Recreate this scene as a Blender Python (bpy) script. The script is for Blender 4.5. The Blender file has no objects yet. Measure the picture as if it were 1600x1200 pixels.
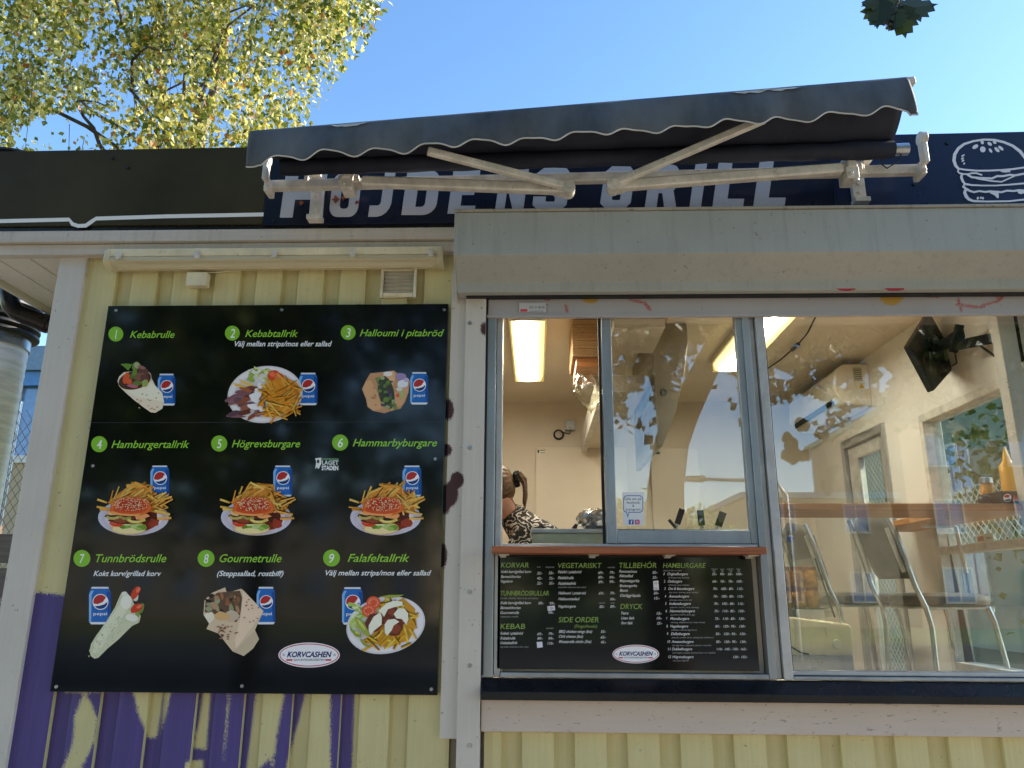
import bpy, bmesh, math, random
from mathutils import Vector, Matrix
from mathutils.geometry import tessellate_polygon
R = math.radians
random.seed(7)
S = bpy.context.scene
COL = S.collection

# ------------------------------------------------------------------ camera
F = 1200.0
PITCH, YAW, ROLL = R(15.122), R(1.822), R(0.305)
CAM = Vector((0, -3.2, 1.4))
_f = Vector((-math.sin(YAW)*math.cos(PITCH), math.cos(YAW)*math.cos(PITCH), math.sin(PITCH)))
_r = Vector((math.cos(YAW), math.sin(YAW), 0)); _u = _r.cross(_f)
RT = _r*math.cos(ROLL) + _u*math.sin(ROLL); UP = -_r*math.sin(ROLL) + _u*math.cos(ROLL); FW = _f
cd = bpy.data.cameras.new('camera'); cam = bpy.data.objects.new('camera', cd); COL.objects.link(cam)
cd.sensor_width = 36; cd.lens = F/1600*36; cd.clip_start = 0.05; cd.clip_end = 2000
cam.matrix_world = Matrix(((RT.x, UP.x, -FW.x, CAM.x), (RT.y, UP.y, -FW.y, CAM.y), (RT.z, UP.z, -FW.z, CAM.z), (0, 0, 0, 1)))
S.camera = cam

# ------------------------------------------------------------------ light
SUN = Vector((0.86, 0.17, 0.48)).normalized()
w = bpy.data.worlds.new('World'); S.world = w; w.use_nodes = True
nt = w.node_tree; bg = nt.nodes['Background']
sky = nt.nodes.new('ShaderNodeTexSky'); sky.sky_type = 'NISHITA'; sky.sun_disc = False
sky.sun_elevation = math.asin(SUN.z); sky.sun_rotation = math.atan2(SUN.x, SUN.y)
sky.air_density = 1.0; sky.dust_density = 0.25; sky.ozone_density = 1.6
hs_ = nt.nodes.new('ShaderNodeHueSaturation'); hs_.inputs['Saturation'].default_value = 1.15
nt.links.new(sky.outputs[0], hs_.inputs['Color']); nt.links.new(hs_.outputs[0], bg.inputs[0]); bg.inputs[1].default_value = 0.15
sl = bpy.data.lights.new('sun', 'SUN'); sl.energy = 4.0; sl.angle = R(0.5); sl.color = (1, .93, .82)
so = bpy.data.objects.new('sun', sl); COL.objects.link(so); so.rotation_euler = SUN.to_track_quat('Z', 'Y').to_euler()
S.view_settings.view_transform = 'Standard'; S.view_settings.look = 'None'
S.view_settings.exposure = 1.32; S.view_settings.gamma = 1
S.cycles.max_bounces = 10; S.cycles.transparent_max_bounces = 24; S.cycles.glossy_bounces = 4
S.cycles.use_denoising = True; S.cycles.sample_clamp_indirect = 8

# ------------------------------------------------------------------ pixel rays -> points on real planes
def ray(px, py): return RT*((px-800)/F) - UP*((py-600)/F) + FW
def pt(px, py, Y): d = ray(px, py); return CAM + d*((Y-CAM.y)/d.y)
def ptx(px, py, X): d = ray(px, py); return CAM + d*((X-CAM.x)/d.x)
def ptz(px, py, Z): d = ray(px, py); return CAM + d*((Z-CAM.z)/d.z)

# ------------------------------------------------------------------ colours and materials
def lin(c):
    return tuple((v/255/12.92 if v/255 <= .04045 else ((v/255+.055)/1.055)**2.4) for v in c[:3])
def mat_new(name):
    m = bpy.data.materials.new(name); m.use_nodes = True
    return m, m.node_tree, m.node_tree.nodes['Principled BSDF']
def N(t, kind, **kw):
    n = t.nodes.new(kind)
    for k, v in kw.items():
        if k.startswith('_'): setattr(n, k[1:], v)
        else: n.inputs[k].default_value = v
    return n
def mapped(t, scale=(1, 1, 1)):
    g = t.nodes.new('ShaderNodeNewGeometry'); mp = t.nodes.new('ShaderNodeMapping')
    mp.inputs['Scale'].default_value = scale
    t.links.new(g.outputs['Position'], mp.inputs['Vector']); return mp.outputs[0]
def ramp(t, fac, stops):
    r = t.nodes.new('ShaderNodeValToRGB'); t.links.new(fac, r.inputs[0])
    e = r.color_ramp.elements
    while len(e) < len(stops): e.new(.5)
    for i, (p, c) in enumerate(stops): e[i].position = p; e[i].color = (*c, 1) if len(c) == 3 else c
    return r.outputs[0]
def mix(t, fac, a, b, mode='MIX'):
    n = t.nodes.new('ShaderNodeMix'); n.data_type = 'RGBA'; n.blend_type = mode
    for sock, v in ((n.inputs['Factor'], fac), (n.inputs[6], a), (n.inputs[7], b)):
        if isinstance(v, (int, float)): sock.default_value = v
        elif isinstance(v, tuple): sock.default_value = (*v[:3], 1)
        else: t.links.new(v, sock)
    return n.outputs[2]
def math_n(t, op, a, b=None):
    n = t.nodes.new('ShaderNodeMath'); n.operation = op
    for i, v in enumerate((a, b)):
        if v is None: continue
        if isinstance(v, (int, float)): n.inputs[i].default_value = v
        else: t.links.new(v, n.inputs[i])
    return n.outputs[0]
def noise(t, vec, scale, detail=6, rough=.6):
    n = N(t, 'ShaderNodeTexNoise', Scale=scale, Detail=detail, Roughness=rough); t.links.new(vec, n.inputs['Vector']); return n.outputs[0]
def bump(t, p, h, strength=.2, dist=.003):
    b = N(t, 'ShaderNodeBump', Strength=strength, Distance=dist); t.links.new(h, b.inputs['Height']); t.links.new(b.outputs[0], p.inputs['Normal'])
def simple(name, rgb, rough=.5, metal=0, spec=.5, var=.12, scale=9, bmp=0.0, stretch=(1, 1, 1), speck=0.0, alpha=None):
    """plain painted / plastic / metal surface with uneven tone, worn gloss and optional dirt specks"""
    m, t, p = mat_new(name); c = lin(rgb)
    v = mapped(t, stretch); n1 = noise(t, v, scale)
    k = tuple(x*(1-var*1.6) for x in c); h = tuple(min(1, x*(1+var)) for x in c)
    col = ramp(t, n1, [(.3, k), (.7, h)])
    if speck:
        n2 = noise(t, mapped(t), 90, 2, .5)
        sp = ramp(t, n2, [(.70, (0, 0, 0)), (.74, (1, 1, 1))])
        col = mix(t, math_n(t, 'MULTIPLY', sp, speck), col, tuple(x*.25 for x in c))
    t.links.new(col, p.inputs['Base Color'])
    rr = ramp(t, noise(t, v, scale*2.3), [(.3, (rough*.8,)*3), (.7, (min(1, rough*1.2),)*3)])
    t.links.new(rr, p.inputs['Roughness'])
    p.inputs['Metallic'].default_value = metal; p.inputs['Specular IOR Level'].default_value = spec
    if bmp: bump(t, p, noise(t, mapped(t, stretch), scale*4), bmp)
    return m
def wood_paint(name, rgb, grain=.25, dirt=.35, spray=(), streak=0.0, chip=0.0, horiz=False):
    """brushed paint on sawn boards: long grain, knots of dirt, spray paint laid by point attributes"""
    m, t, p = mat_new(name); c = lin(rgb)
    st = (1.2, 30, 30) if horiz else (30, 30, 1.2)
    g = noise(t, mapped(t, st), 2.2, 8, .65); big = noise(t, mapped(t), 2.6, 5, .6)
    col = ramp(t, big, [(.3, tuple(x*(1-dirt*.42) for x in c)), (.68, c)])
    col = mix(t, math_n(t, 'MULTIPLY', ramp(t, g, [(.38, (1, 1, 1)), (.62, (0, 0, 0))]), grain), col, tuple(x*.72 for x in c))
    if streak:
        s = noise(t, mapped(t, (9, 9, .5)), 3, 6, .7)
        col = mix(t, math_n(t, 'MULTIPLY', ramp(t, s, [(.52, (0, 0, 0)), (.72, (1, 1, 1))]), streak), col, (.16, .13, .10))
    sp = ramp(t, noise(t, mapped(t), 55, 2, .5), [(.71, (0, 0, 0)), (.745, (1, 1, 1))])
    col = mix(t, math_n(t, 'MULTIPLY', sp, .55), col, (.10, .08, .05))
    if chip:
        ch = ramp(t, noise(t, mapped(t, (1, 1, 4)), 26, 3, .6), [(.665, (0, 0, 0)), (.69, (1, 1, 1))])
        col = mix(t, math_n(t, 'MULTIPLY', ch, chip), col, (.13, .10, .07))
    for attr, rgb2 in spray:
        a = N(t, 'ShaderNodeAttribute', _attribute_name=attr)
        fine = noise(t, mapped(t), 260, 3, .7)
        drag = noise(t, mapped(t, (1, 1, .12)), 70, 3, .6)
        f = math_n(t, 'ADD', a.outputs['Fac'], math_n(t, 'MULTIPLY', math_n(t, 'SUBTRACT', fine, .5), 1.15))
        f = math_n(t, 'ADD', f, math_n(t, 'MULTIPLY', math_n(t, 'SUBTRACT', drag, .5), .25))
        fac = ramp(t, f, [(.42, (0, 0, 0)), (.58, (1, 1, 1))])
        c2 = lin(rgb2)
        pc = mix(t, ramp(t, g, [(.35, (0, 0, 0)), (.7, (1, 1, 1))]), tuple(x*.85 for x in c2), tuple(x*1.12 for x in c2))
        col = mix(t, fac, col, pc)
    t.links.new(col, p.inputs['Base Color']); p.inputs['Roughness'].default_value = .55
    p.inputs['Specular IOR Level'].default_value = .35
    bump(t, p, g, .25, .002)
    return m
def glass(name, refl=.16, tint=(.93, .96, .95), rough=0.0):
    m = bpy.data.materials.new(name); m.use_nodes = True; t = m.node_tree; t.nodes.clear()
    o = t.nodes.new('ShaderNodeOutputMaterial'); tr = t.nodes.new('ShaderNodeBsdfTransparent'); gl = t.nodes.new('ShaderNodeBsdfGlossy')
    tr.inputs[0].default_value = (*tint, 1); gl.inputs['Roughness'].default_value = rough
    lw = N(t, 'ShaderNodeLayerWeight', Blend=.5); mx = t.nodes.new('ShaderNodeMixShader')
    fac = math_n(t, 'ADD', math_n(t, 'MULTIPLY', math_n(t, 'POWER', lw.outputs['Facing'], 5.0), .9), refl+.035)
    t.links.new(math_n(t, 'MINIMUM', fac, 1.0), mx.inputs[0]); t.links.new(tr.outputs[0], mx.inputs[1]); t.links.new(gl.outputs[0], mx.inputs[2])
    t.links.new(mx.outputs[0], o.inputs[0]); return m
def emit(name, rgb, strength):
    m, t, p = mat_new(name)
    p.inputs['Base Color'].default_value = (.8, .8, .75, 1)
    p.inputs['Emission Color'].default_value = (*lin(rgb), 1); p.inputs['Emission Strength'].default_value = strength
    return m
def print_mat(name, rough=.3, spec=.5, attr='Col'):
    m, t, p = mat_new(name)
    a = N(t, 'ShaderNodeAttribute', _attribute_name=attr)
    t.links.new(a.outputs['Color'], p.inputs['Base Color']); p.inputs['Roughness'].default_value = rough
    p.inputs['Specular IOR Level'].default_value = spec
    return m
def leaf_mat(name, stops, trans=.45):
    m = bpy.data.materials.new(name); m.use_nodes = True; t = m.node_tree; t.nodes.clear()
    o = t.nodes.new('ShaderNodeOutputMaterial'); g = t.nodes.new('ShaderNodeNewGeometry')
    c = ramp(t, g.outputs['Random Per Island'], stops)
    d = N(t, 'ShaderNodeBsdfPrincipled', Roughness=.38); tl = t.nodes.new('ShaderNodeBsdfTranslucent')
    t.links.new(c, d.inputs['Base Color'])
    c2 = mix(t, 1.0, c, (1.4, 1.3, .72), 'MULTIPLY'); t.links.new(c2, tl.inputs[0])
    mx = t.nodes.new('ShaderNodeMixShader'); mx.inputs[0].default_value = trans
    t.links.new(d.outputs[0], mx.inputs[1]); t.links.new(tl.outputs[0], mx.inputs[2]); t.links.new(mx.outputs[0], o.inputs[0])
    return m

SPR = [('spray_purple', (82, 69, 128)), ('spray_brown', (44, 26, 24))]
M = {}
M['yellow'] = wood_paint('yellow_board_paint', (214, 202, 148), spray=SPR, grain=.3)
M['white'] = wood_paint('white_board_paint', (208, 200, 188), dirt=.25, grain=.22, spray=[('spray_brown', (74, 46, 44))])
M['whiteh'] = wood_paint('white_fascia_paint', (204, 194, 180), dirt=.4, grain=.35, streak=.25, horiz=True)
M['apron'] = wood_paint('pinkish_white_board_paint', (204, 188, 174), dirt=.25, grain=.15, chip=.55, horiz=True)
M['soffit'] = wood_paint('eave_board_paint', (226, 216, 206), dirt=.3, grain=.3, horiz=False)
M['alu'] = simple('window_aluminium', (165, 168, 168), .42, .75, var=.18, scale=6, stretch=(1, 1, .25), speck=.5)
M['alu_light'] = simple('pale_window_aluminium', (190, 188, 184), .45, .5, var=.15, scale=7, speck=.6)
M['rubber'] = simple('black_rubber_gasket', (22, 22, 24), .6)
M['black_sheet'] = simple('black_sheet_metal', (24, 25, 28), .28, .2, var=.35, scale=5, speck=.25)
M['box'] = wood_paint('grey_sheet_housing_paint', (166, 168, 161), dirt=.28, grain=.10, streak=.26, chip=.12)
M['flashing'] = wood_paint('mossy_flashing_paint', (170, 164, 150), dirt=.5, grain=.3, streak=.8, chip=.9, horiz=True)
M['cream_plastic'] = simple('aged_cream_plastic', (226, 216, 184), .4, var=.12, speck=.5)
M['white_metal'] = simple('chalky_white_metal', (214, 208, 196), .45, .1, var=.18, scale=14, speck=.7)
M['gloss_black'] = simple('gloss_black_print_panel', (14, 15, 17), .08, 0, .7, var=.25, scale=3, bmp=.02)
M['sign_olive_reflection'] = simple('black_sign_sheet_reflection_tint', (62, 56, 36), .5, 0, .12, var=.25, scale=1.6, speck=.15)  # black panel; olive reflection of trees put into its base colour
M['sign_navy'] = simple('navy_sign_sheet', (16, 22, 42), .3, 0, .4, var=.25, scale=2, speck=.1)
M['sign_blue'] = simple('blue_sign_sheet', (20, 34, 66), .3, 0, .4, var=.2, scale=2)
M['print'] = print_mat('printed_ink', .22, .4)
M['print_matt'] = print_mat('matt_printed_ink', .5, .3)
M['glass'] = glass('window_glass', .095)
M['glass_thin'] = glass('plain_glass', .03, (.9, .95, .93))
M['wood'] = None
def wood(name, rgb, rough=.35, axis=0):
    m, t, p = mat_new(name); c = lin(rgb); st = [40, 40, 40]; st[axis] = 2.0
    g = noise(t, mapped(t, tuple(st)), 1.2, 8, .7)
    col = ramp(t, g, [(.3, tuple(x*.5 for x in c)), (.5, c), (.72, tuple(min(1, x*1.35) for x in c))])
    t.links.new(col, p.inputs['Base Color']); p.inputs['Roughness'].default_value = rough
    bump(t, p, g, .15, .001); return m
M['shelf_wood'] = wood('oiled_red_brown_wood', (150, 84, 48), .3)
M['bar_wood'] = wood('warm_pine_counter', (190, 128, 78), .4)
M['fence_wood'] = wood('weathered_fence_wood', (120, 100, 84), .8)
M['table_wood'] = wood('oiled_table_wood', (160, 110, 66), .5, 2)
M['wall_in'] = simple('cream_interior_panel', (220, 206, 184), .5, var=.05, scale=2)
M['ceil_in'] = simple('cream_ceiling_panel', (226, 212, 190), .4, var=.05, scale=2)
M['wall_side'] = simple('white_side_wall_panel', (236, 230, 220), .5, var=.05, scale=2)
M['floor_in'] = simple('grey_interior_floor', (150, 140, 125), .5, var=.2, scale=6)
m, t_, p_ = mat_new('lit_lamp_cover'); tc_ = t_.nodes.new('ShaderNodeTexCoord'); sx_ = t_.nodes.new('ShaderNodeSeparateXYZ'); t_.links.new(tc_.outputs['Generated'], sx_.inputs[0])
k_ = math_n(t_, 'ABSOLUTE', math_n(t_, 'SUBTRACT', sx_.outputs[0], .42)); k_ = math_n(t_, 'ADD', k_, math_n(t_, 'MULTIPLY', math_n(t_, 'SUBTRACT', noise(t_, mapped(t_, (1, .4, 1)), 14, 3), .5), .16))
t_.links.new(ramp(t_, k_, [(0, (1, .97, .89)), (.22, (.95, .84, .52)), (.36, (.80, .62, .24)), (.5, (.62, .44, .14))]), p_.inputs['Emission Color'])
t_.links.new(ramp(t_, k_, [(.03, (1, 1, 1)), (.12, (.22, .22, .22)), (.26, (.03, .03, .03)), (.5, (.018, .018, .018))]), p_.inputs['Emission Strength'])
st_ = p_.inputs['Emission Strength'].links[0].from_socket; t_.links.new(math_n(t_, 'MULTIPLY', st_, 60.0), p_.inputs['Emission Strength']); M['lamp_glow'] = m
M['black_plastic'] = simple('black_plastic', (20, 20, 22), .35, var=.2)
M['matt_black'] = simple('matt_black_metal', (16, 16, 17), .75, 0, .15, var=.2)
M['screen'] = simple('dark_screen_glass', (14, 14, 15), .08, var=.1)
M['chrome'] = simple('brushed_chrome_tube', (200, 200, 202), .22, 1, var=.1, scale=20)
M['vinyl'] = simple('grey_vinyl_seat', (104, 100, 93), .33, 0, .5, var=.12, scale=18, bmp=.08)
M['ac_white'] = simple('white_appliance_plastic', (226, 218, 200), .35, var=.05)
M['cream_appliance'] = simple('cream_enamel', (236, 224, 186), .3, var=.06)
M['steel'] = simple('stainless_steel', (176, 180, 182), .3, .9, var=.15, scale=8)
M['foil'] = simple('crumpled_foil', (205, 205, 205), .18, 1, var=.2, scale=30)
M['card'] = simple('brown_kraft_card', (176, 140, 96), .8, var=.2, scale=60, stretch=(1, 1, 12))
M['bag'] = glass('clear_plastic_bag', .12, (.93, .92, .82), .25)
M['green_grey'] = simple('sage_worktop_panel', (150, 156, 136), .35, .2, var=.1)
M['tile'] = simple('asphalt', (62, 62, 64), .9, var=.3, scale=14, bmp=.3)
M['pave'] = simple('concrete_paving', (128, 122, 114), .9, var=.2, scale=5, bmp=.2)
M['bark'] = simple('grey_brown_bark', (86, 74, 62), .9, var=.4, scale=10, stretch=(1, 1, .25), bmp=.7)
M['birch_bark'] = simple('birch_bark', (140, 126, 110), .8, var=.5, scale=7, stretch=(1, 1, 3), bmp=.4)
M['brown_pipe'] = simple('dark_brown_pipe', (44, 36, 32), .3, .3, var=.15)
M['duct'] = simple('galvanised_duct', (240, 238, 234), .4, .0, var=.15, scale=5, stretch=(1, 1, 6))
M['rubber_duct'] = simple('black_ribbed_hose', (22, 22, 24), .45, var=.2)
M['skin'] = simple('skin', (196, 140, 112), .5, var=.08, scale=20)
M['hair'] = simple('dark_blond_hair', (112, 76, 44), .45, var=.5, scale=30, stretch=(.3, 3, 3), bmp=.5)
M['black_cloth'] = simple('black_cloth', (16, 15, 16), .9, var=.3, scale=60)
M['birch_leaf'] = leaf_mat('birch_leaf', [(0, lin((78, 92, 36))), (.3, lin((112, 124, 50))), (.55, lin((178, 168, 84))), (.8, lin((208, 204, 140))), (.95, lin((222, 214, 168))), (.975, lin((186, 132, 76))), (1, lin((150, 90, 50)))], .45)  # pale cream stops paint sun glints into the leaf colour
M['maple_leaf'] = leaf_mat('maple_leaf', [(0, lin((40, 52, 24))), (.5, lin((56, 68, 30))), (1, lin((76, 82, 38)))], .2)
M['bush_leaf'] = leaf_mat('bush_leaf', [(0, lin((60, 84, 26))), (.5, lin((100, 120, 40))), (1, lin((150, 150, 60)))], .4)

# ------------------------------------------------------------------ object helpers
def thing(name, label, cat, loc=(0, 0, 0), group=None, rz=0):
    o = bpy.data.objects.new(name, None); COL.objects.link(o); o.location = loc; o.rotation_euler.z = rz
    o.empty_display_size = .1; o['label'] = label; o['category'] = cat
    if group: o['group'] = group
    return o
def tag(o, label, cat, group=None):
    o['label'] = label; o['category'] = cat
    if group: o['group'] = group
    return o
class G:
    def __init__(s): s.v = []; s.f = []; s.m = []; s.c = []
    def add(s, vs, fs, mi=0, col=None):
        b = len(s.v); s.v += [Vector(p) for p in vs]
        for f in fs: s.f.append([b+i for i in f]); s.m.append(mi); s.c.append(col)
        return s
    def box(s, a, b, mi=0, col=None):
        (x0, y0, z0), (x1, y1, z1) = [[min(p, q) for p, q in zip(a, b)], [max(p, q) for p, q in zip(a, b)]]
        return s.add([(x0, y0, z0), (x1, y0, z0), (x1, y1, z0), (x0, y1, z0), (x0, y0, z1), (x1, y0, z1), (x1, y1, z1), (x0, y1, z1)],
                     [(0, 3, 2, 1), (4, 5, 6, 7), (0, 1, 5, 4), (1, 2, 6, 5), (2, 3, 7, 6), (3, 0, 4, 7)], mi, col)
    def bar(s, a, b, wd, ht, mi=0, up=(0, 0, 1)):
        a, b = Vector(a), Vector(b); d = (b-a).normalized(); u = Vector(up)
        sd = d.cross(u).normalized(); u = sd.cross(d).normalized(); vs = []
        for p in (a, b):
            for i, j in ((-1, -1), (1, -1), (1, 1), (-1, 1)): vs.append(p + sd*(i*wd/2) + u*(j*ht/2))
        return s.add(vs, [(0, 1, 2, 3), (7, 6, 5, 4), (0, 4, 5, 1), (1, 5, 6, 2), (2, 6, 7, 3), (3, 7, 4, 0)], mi)
    def tube(s, path, r, n=10, mi=0, caps=True):
        path = [Vector(p) for p in path]; L = len(path); rs = r if isinstance(r, (list, tuple)) else [r]*L
        prev = None; vs = []
        for i, p in enumerate(path):
            d = (path[min(i+1, L-1)] - path[max(i-1, 0)]).normalized()
            if prev is None:
                x = d.orthogonal().normalized()
            else:
                x = prev - d*prev.dot(d); x = x.normalized() if x.length > 1e-6 else d.orthogonal().normalized()
            prev = x; y = d.cross(x)
            for k in range(n):
                a = 2*math.pi*k/n; vs.append(p + x*(rs[i]*math.cos(a)) + y*(rs[i]*math.sin(a)))
        fs = [(i*n+k, i*n+(k+1) % n, (i+1)*n+(k+1) % n, (i+1)*n+k) for i in range(L-1) for k in range(n)]
        if caps: fs += [tuple(range(n-1, -1, -1)), tuple((L-1)*n+k for k in range(n))]
        return s.add(vs, fs, mi)
    def lathe(s, prof, at=(0, 0, 0), n=20, mi=0):
        at = Vector(at); vs = [at + Vector((r*math.cos(2*math.pi*k/n), r*math.sin(2*math.pi*k/n), z)) for r, z in prof for k in range(n)]
        fs = [(i*n+k, i*n+(k+1) % n, (i+1)*n+(k+1) % n, (i+1)*n+k) for i in range(len(prof)-1) for k in range(n)]
        fs += [tuple(range(n-1, -1, -1)), tuple((len(prof)-1)*n+k for k in range(n))]
        return s.add(vs, fs, mi)
    def prism(s, poly, ext, mi=0):
        """poly: 3D loop, ext: extrusion vector"""
        e = Vector(ext); n = len(poly); vs = [Vector(p) for p in poly] + [Vector(p)+e for p in poly]
        return s.add(vs, [tuple(range(n-1, -1, -1)), tuple(range(n, 2*n))] + [(i, (i+1) % n, n+(i+1) % n, n+i) for i in range(n)], mi)
    def ball(s, c, r, n=12, k=8, mi=0):
        c = Vector(c); rx, ry, rz = r if isinstance(r, (tuple, list)) else (r, r, r); vs = []
        for j in range(k+1):
            t = math.pi*j/k
            for i in range(n):
                a = 2*math.pi*i/n; vs.append(c + Vector((rx*math.sin(t)*math.cos(a), ry*math.sin(t)*math.sin(a), -rz*math.cos(t))))
        return s.add(vs, [(j*n+i, j*n+(i+1) % n, (j+1)*n+(i+1) % n, (j+1)*n+i) for j in range(k) for i in range(n)], mi)
    def build(s, name, mats, parent=None, smooth=False, bevel=0, kind=None, label=None):
        me = bpy.data.meshes.new(name); off = Vector((0, 0, 0))
        if parent is not None:
            q = parent
            while q is not None: off += Vector(q.location); q = q.parent
        me.from_pydata([tuple(v-off) for v in s.v], [], s.f)
        mats = mats if isinstance(mats, (list, tuple)) else [mats]
        for m in mats: me.materials.append(M[m] if isinstance(m, str) else m)
        if len(mats) > 1: me.polygons.foreach_set('material_index', s.m)
        if any(c is not None for c in s.c):
            a = me.color_attributes.new('Col', 'FLOAT_COLOR', 'CORNER'); buf = []
            for f, c in zip(s.f, s.c): buf += list((*(c or (1, 1, 1)), 1))*len(f)
            a.data.foreach_set('color', buf)
        me.validate(); bm = bmesh.new(); bm.from_mesh(me)
        if smooth or bevel: bmesh.ops.remove_doubles(bm, verts=bm.verts, dist=1e-6)
        if not any(c is not None for c in s.c): bmesh.ops.recalc_face_normals(bm, faces=bm.faces)
        bm.to_mesh(me); bm.free()
        if smooth:
            me.polygons.foreach_set('use_smooth', [True]*len(me.polygons))
            try: me.set_sharp_from_angle(angle=R(38))
            except Exception: pass
        o = bpy.data.objects.new(name, me); COL.objects.link(o)
        if parent is not None: o.parent = parent
        if bevel:
            b = o.modifiers.new('bevel', 'BEVEL'); b.width = bevel; b.segments = 2; b.limit_method = 'ANGLE'; b.angle_limit = R(40)
            me.polygons.foreach_set('use_smooth', [True]*len(me.polygons))
            b.harden_normals = True
        if kind: o['kind'] = kind
        if label: o['label'] = label
        return o
def dup(root, loc, rz=None, label=None):
    r = root.copy(); COL.objects.link(r); r.location = loc
    if rz is not None: r.rotation_euler.z = rz
    if label: r['label'] = label
    for ch in list(root.children):
        c = ch.copy(); COL.objects.link(c); c.parent = r
        for g in ch.children:
            d = g.copy(); COL.objects.link(d); d.parent = c
    return r

# ------------------------------------------------------------------ ink: printed shapes laid on a real plane, in photo pixels
_tc = {}
def text2d(s, shear=0., off=0., space=1.):
    k = (s, shear, off, space)
    if k not in _tc:
        cu = bpy.data.curves.new('lettering', 'FONT'); cu.body = s; cu.shear = shear; cu.offset = off; cu.space_character = space
        cu.resolution_u = 3; cu.fill_mode = 'FRONT'
        o = bpy.data.objects.new('lettering', cu); me = o.to_mesh()
        _tc[k] = ([(v.co.x, v.co.y) for v in me.vertices], [tuple(p.vertices) for p in me.polygons])
        o.to_mesh_clear(); bpy.data.objects.remove(o); bpy.data.curves.remove(cu)
    return _tc[k]
class Ink:
    STEP = .0001
    GAIN = 1.22
    def ink(s, c): return tuple(min(.93, v*s.GAIN) for v in lin(c))
    def __init__(s, Y, ox=0, oy=0, sc=1., base=1):
        s.g = G(); s.Y = Y; s.ox, s.oy, s.sc = ox, oy, sc; s.l = base
    def frame(s, ox, oy, sc): s.ox, s.oy, s.sc = ox, oy, sc; return s
    def P(s, u, v): return pt(s.ox+u/s.sc, s.oy+v/s.sc, s.Y - s.STEP*s.l)
    def up(s, n=1): s.l += n; return s
    def poly(s, loops, c, up=True):
        if not isinstance(loops[0][0], (tuple, list)): loops = [loops]
        flat = [p for L in loops for p in L]
        tr = tessellate_polygon([[Vector((x, -y, 0)) for x, y in L] for L in loops])
        if up: s.l += 1
        fs = []
        for t in tr:
            (ax, ay), (bx, by), (cx, cy) = [flat[i] for i in t]
            fs.append(t if (bx-ax)*(cy-ay)-(by-ay)*(cx-ax) < 0 else t[::-1])
        s.g.add([s.P(x, y) for x, y in flat], fs, 0, s.ink(c)); return s
    def ell(s, cx, cy, rx, ry, c, rot=0, n=28, up=True, a0=0, a1=360, wob=0):
        ca, sa = math.cos(R(rot)), math.sin(R(rot)); pts = []
        for i in range(n):
            a = R(a0+(a1-a0)*i/(n if a1-a0 == 360 else n-1)); k = 1+wob*random.uniform(-1, 1)
            x, y = rx*k*math.cos(a), ry*k*math.sin(a); pts.append((cx+x*ca-y*sa, cy+x*sa+y*ca))
        return s.poly(pts, c, up)
    def ring(s, cx, cy, rx, ry, wd, c, n=40):
        o = [(cx+rx*math.cos(2*math.pi*i/n), cy+ry*math.sin(2*math.pi*i/n)) for i in range(n)]
        q = [(cx+(rx-wd)*math.cos(2*math.pi*i/n), cy+(ry-wd)*math.sin(2*math.pi*i/n)) for i in range(n)]
        s.l += 1; s.g.add([s.P(*p) for p in o+q], [(i, n+i, n+(i+1) % n, (i+1) % n) for i in range(n)], 0, s.ink(c)); return s
    def line(s, pts, wd, c, up=True, wds=None):
        n = len(pts); A, B = [], []
        for i, (x, y) in enumerate(pts):
            x0, y0 = pts[max(i-1, 0)]; x1, y1 = pts[min(i+1, n-1)]; d = math.hypot(x1-x0, y1-y0) or 1
            k = (wds[i] if wds else wd)/2; nx, ny = -(y1-y0)/d*k, (x1-x0)/d*k
            A.append((x+nx, y+ny)); B.append((x-nx, y-ny))
        if up: s.l += 1
        s.g.add([s.P(*p) for p in A+B], [(i, i+1, n+i+1, n+i) for i in range(n-1)], 0, s.ink(c)); return s
    def text(s, t, x0, x1, yb, cap, c, shear=.0, off=.0, y1=None, space=1., up=True):
        vs, fs = text2d(t, shear, off, space)
        if not vs: return s
        mn = min(v[0] for v in vs); mx = max(v[0] for v in vs); kx = (x1-x0)/max(mx-mn, 1e-5); ky = cap/.72
        y1 = yb if y1 is None else y1
        if up: s.l += 1
        s.g.add([s.P(x0+(x-mn)*kx, yb+(y1-yb)*((x-mn)/max(mx-mn, 1e-5)) - y*ky) for x, y in vs], fs, 0, s.ink(c)); return s
    def build(s, name, parent, mat='print'): return s.g.build(name, mat, parent)

# ------------------------------------------------------------------ setting: ground
def sheet(name, x0, y0, x1, y1, z, mat):
    g = G().box((x0, y0, z-.3), (x1, y1, z), 0); return g.build(name, mat, kind='structure')
M['grass'] = simple('dry_lawn', (96, 104, 52), .95, var=.35, scale=3, bmp=.5)
M['lit_pave'] = simple('warm_slab_paving', (160, 144, 124), .85, var=.2, scale=4, bmp=.2)
sheet('ground', -300, -300, 300, 300, -.02, 'grass')
sheet('pavement', -14, -9, 12, 6, .0, 'lit_pave')
sheet('road', -300, -20.5, 300, -13, -.012, 'tile')
G().box((-300, -13, -.3), (300, -12.8, .12)).build('kerb', 'pave', kind='structure')
G().box((-300, -12.8, -.3), (300, -9.4, .10)).build('far_pavement', 'pave', kind='structure')

# ------------------------------------------------------------------ kiosk shell
XL, XR, YB, ZF, ZC = -2.10, 2.15, 2.85, 0.62, 2.88
kiosk = thing('kiosk', 'pale yellow board-clad snack kiosk with white trim and serving windows', 'kiosk', (0, 0, 0))

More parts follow.
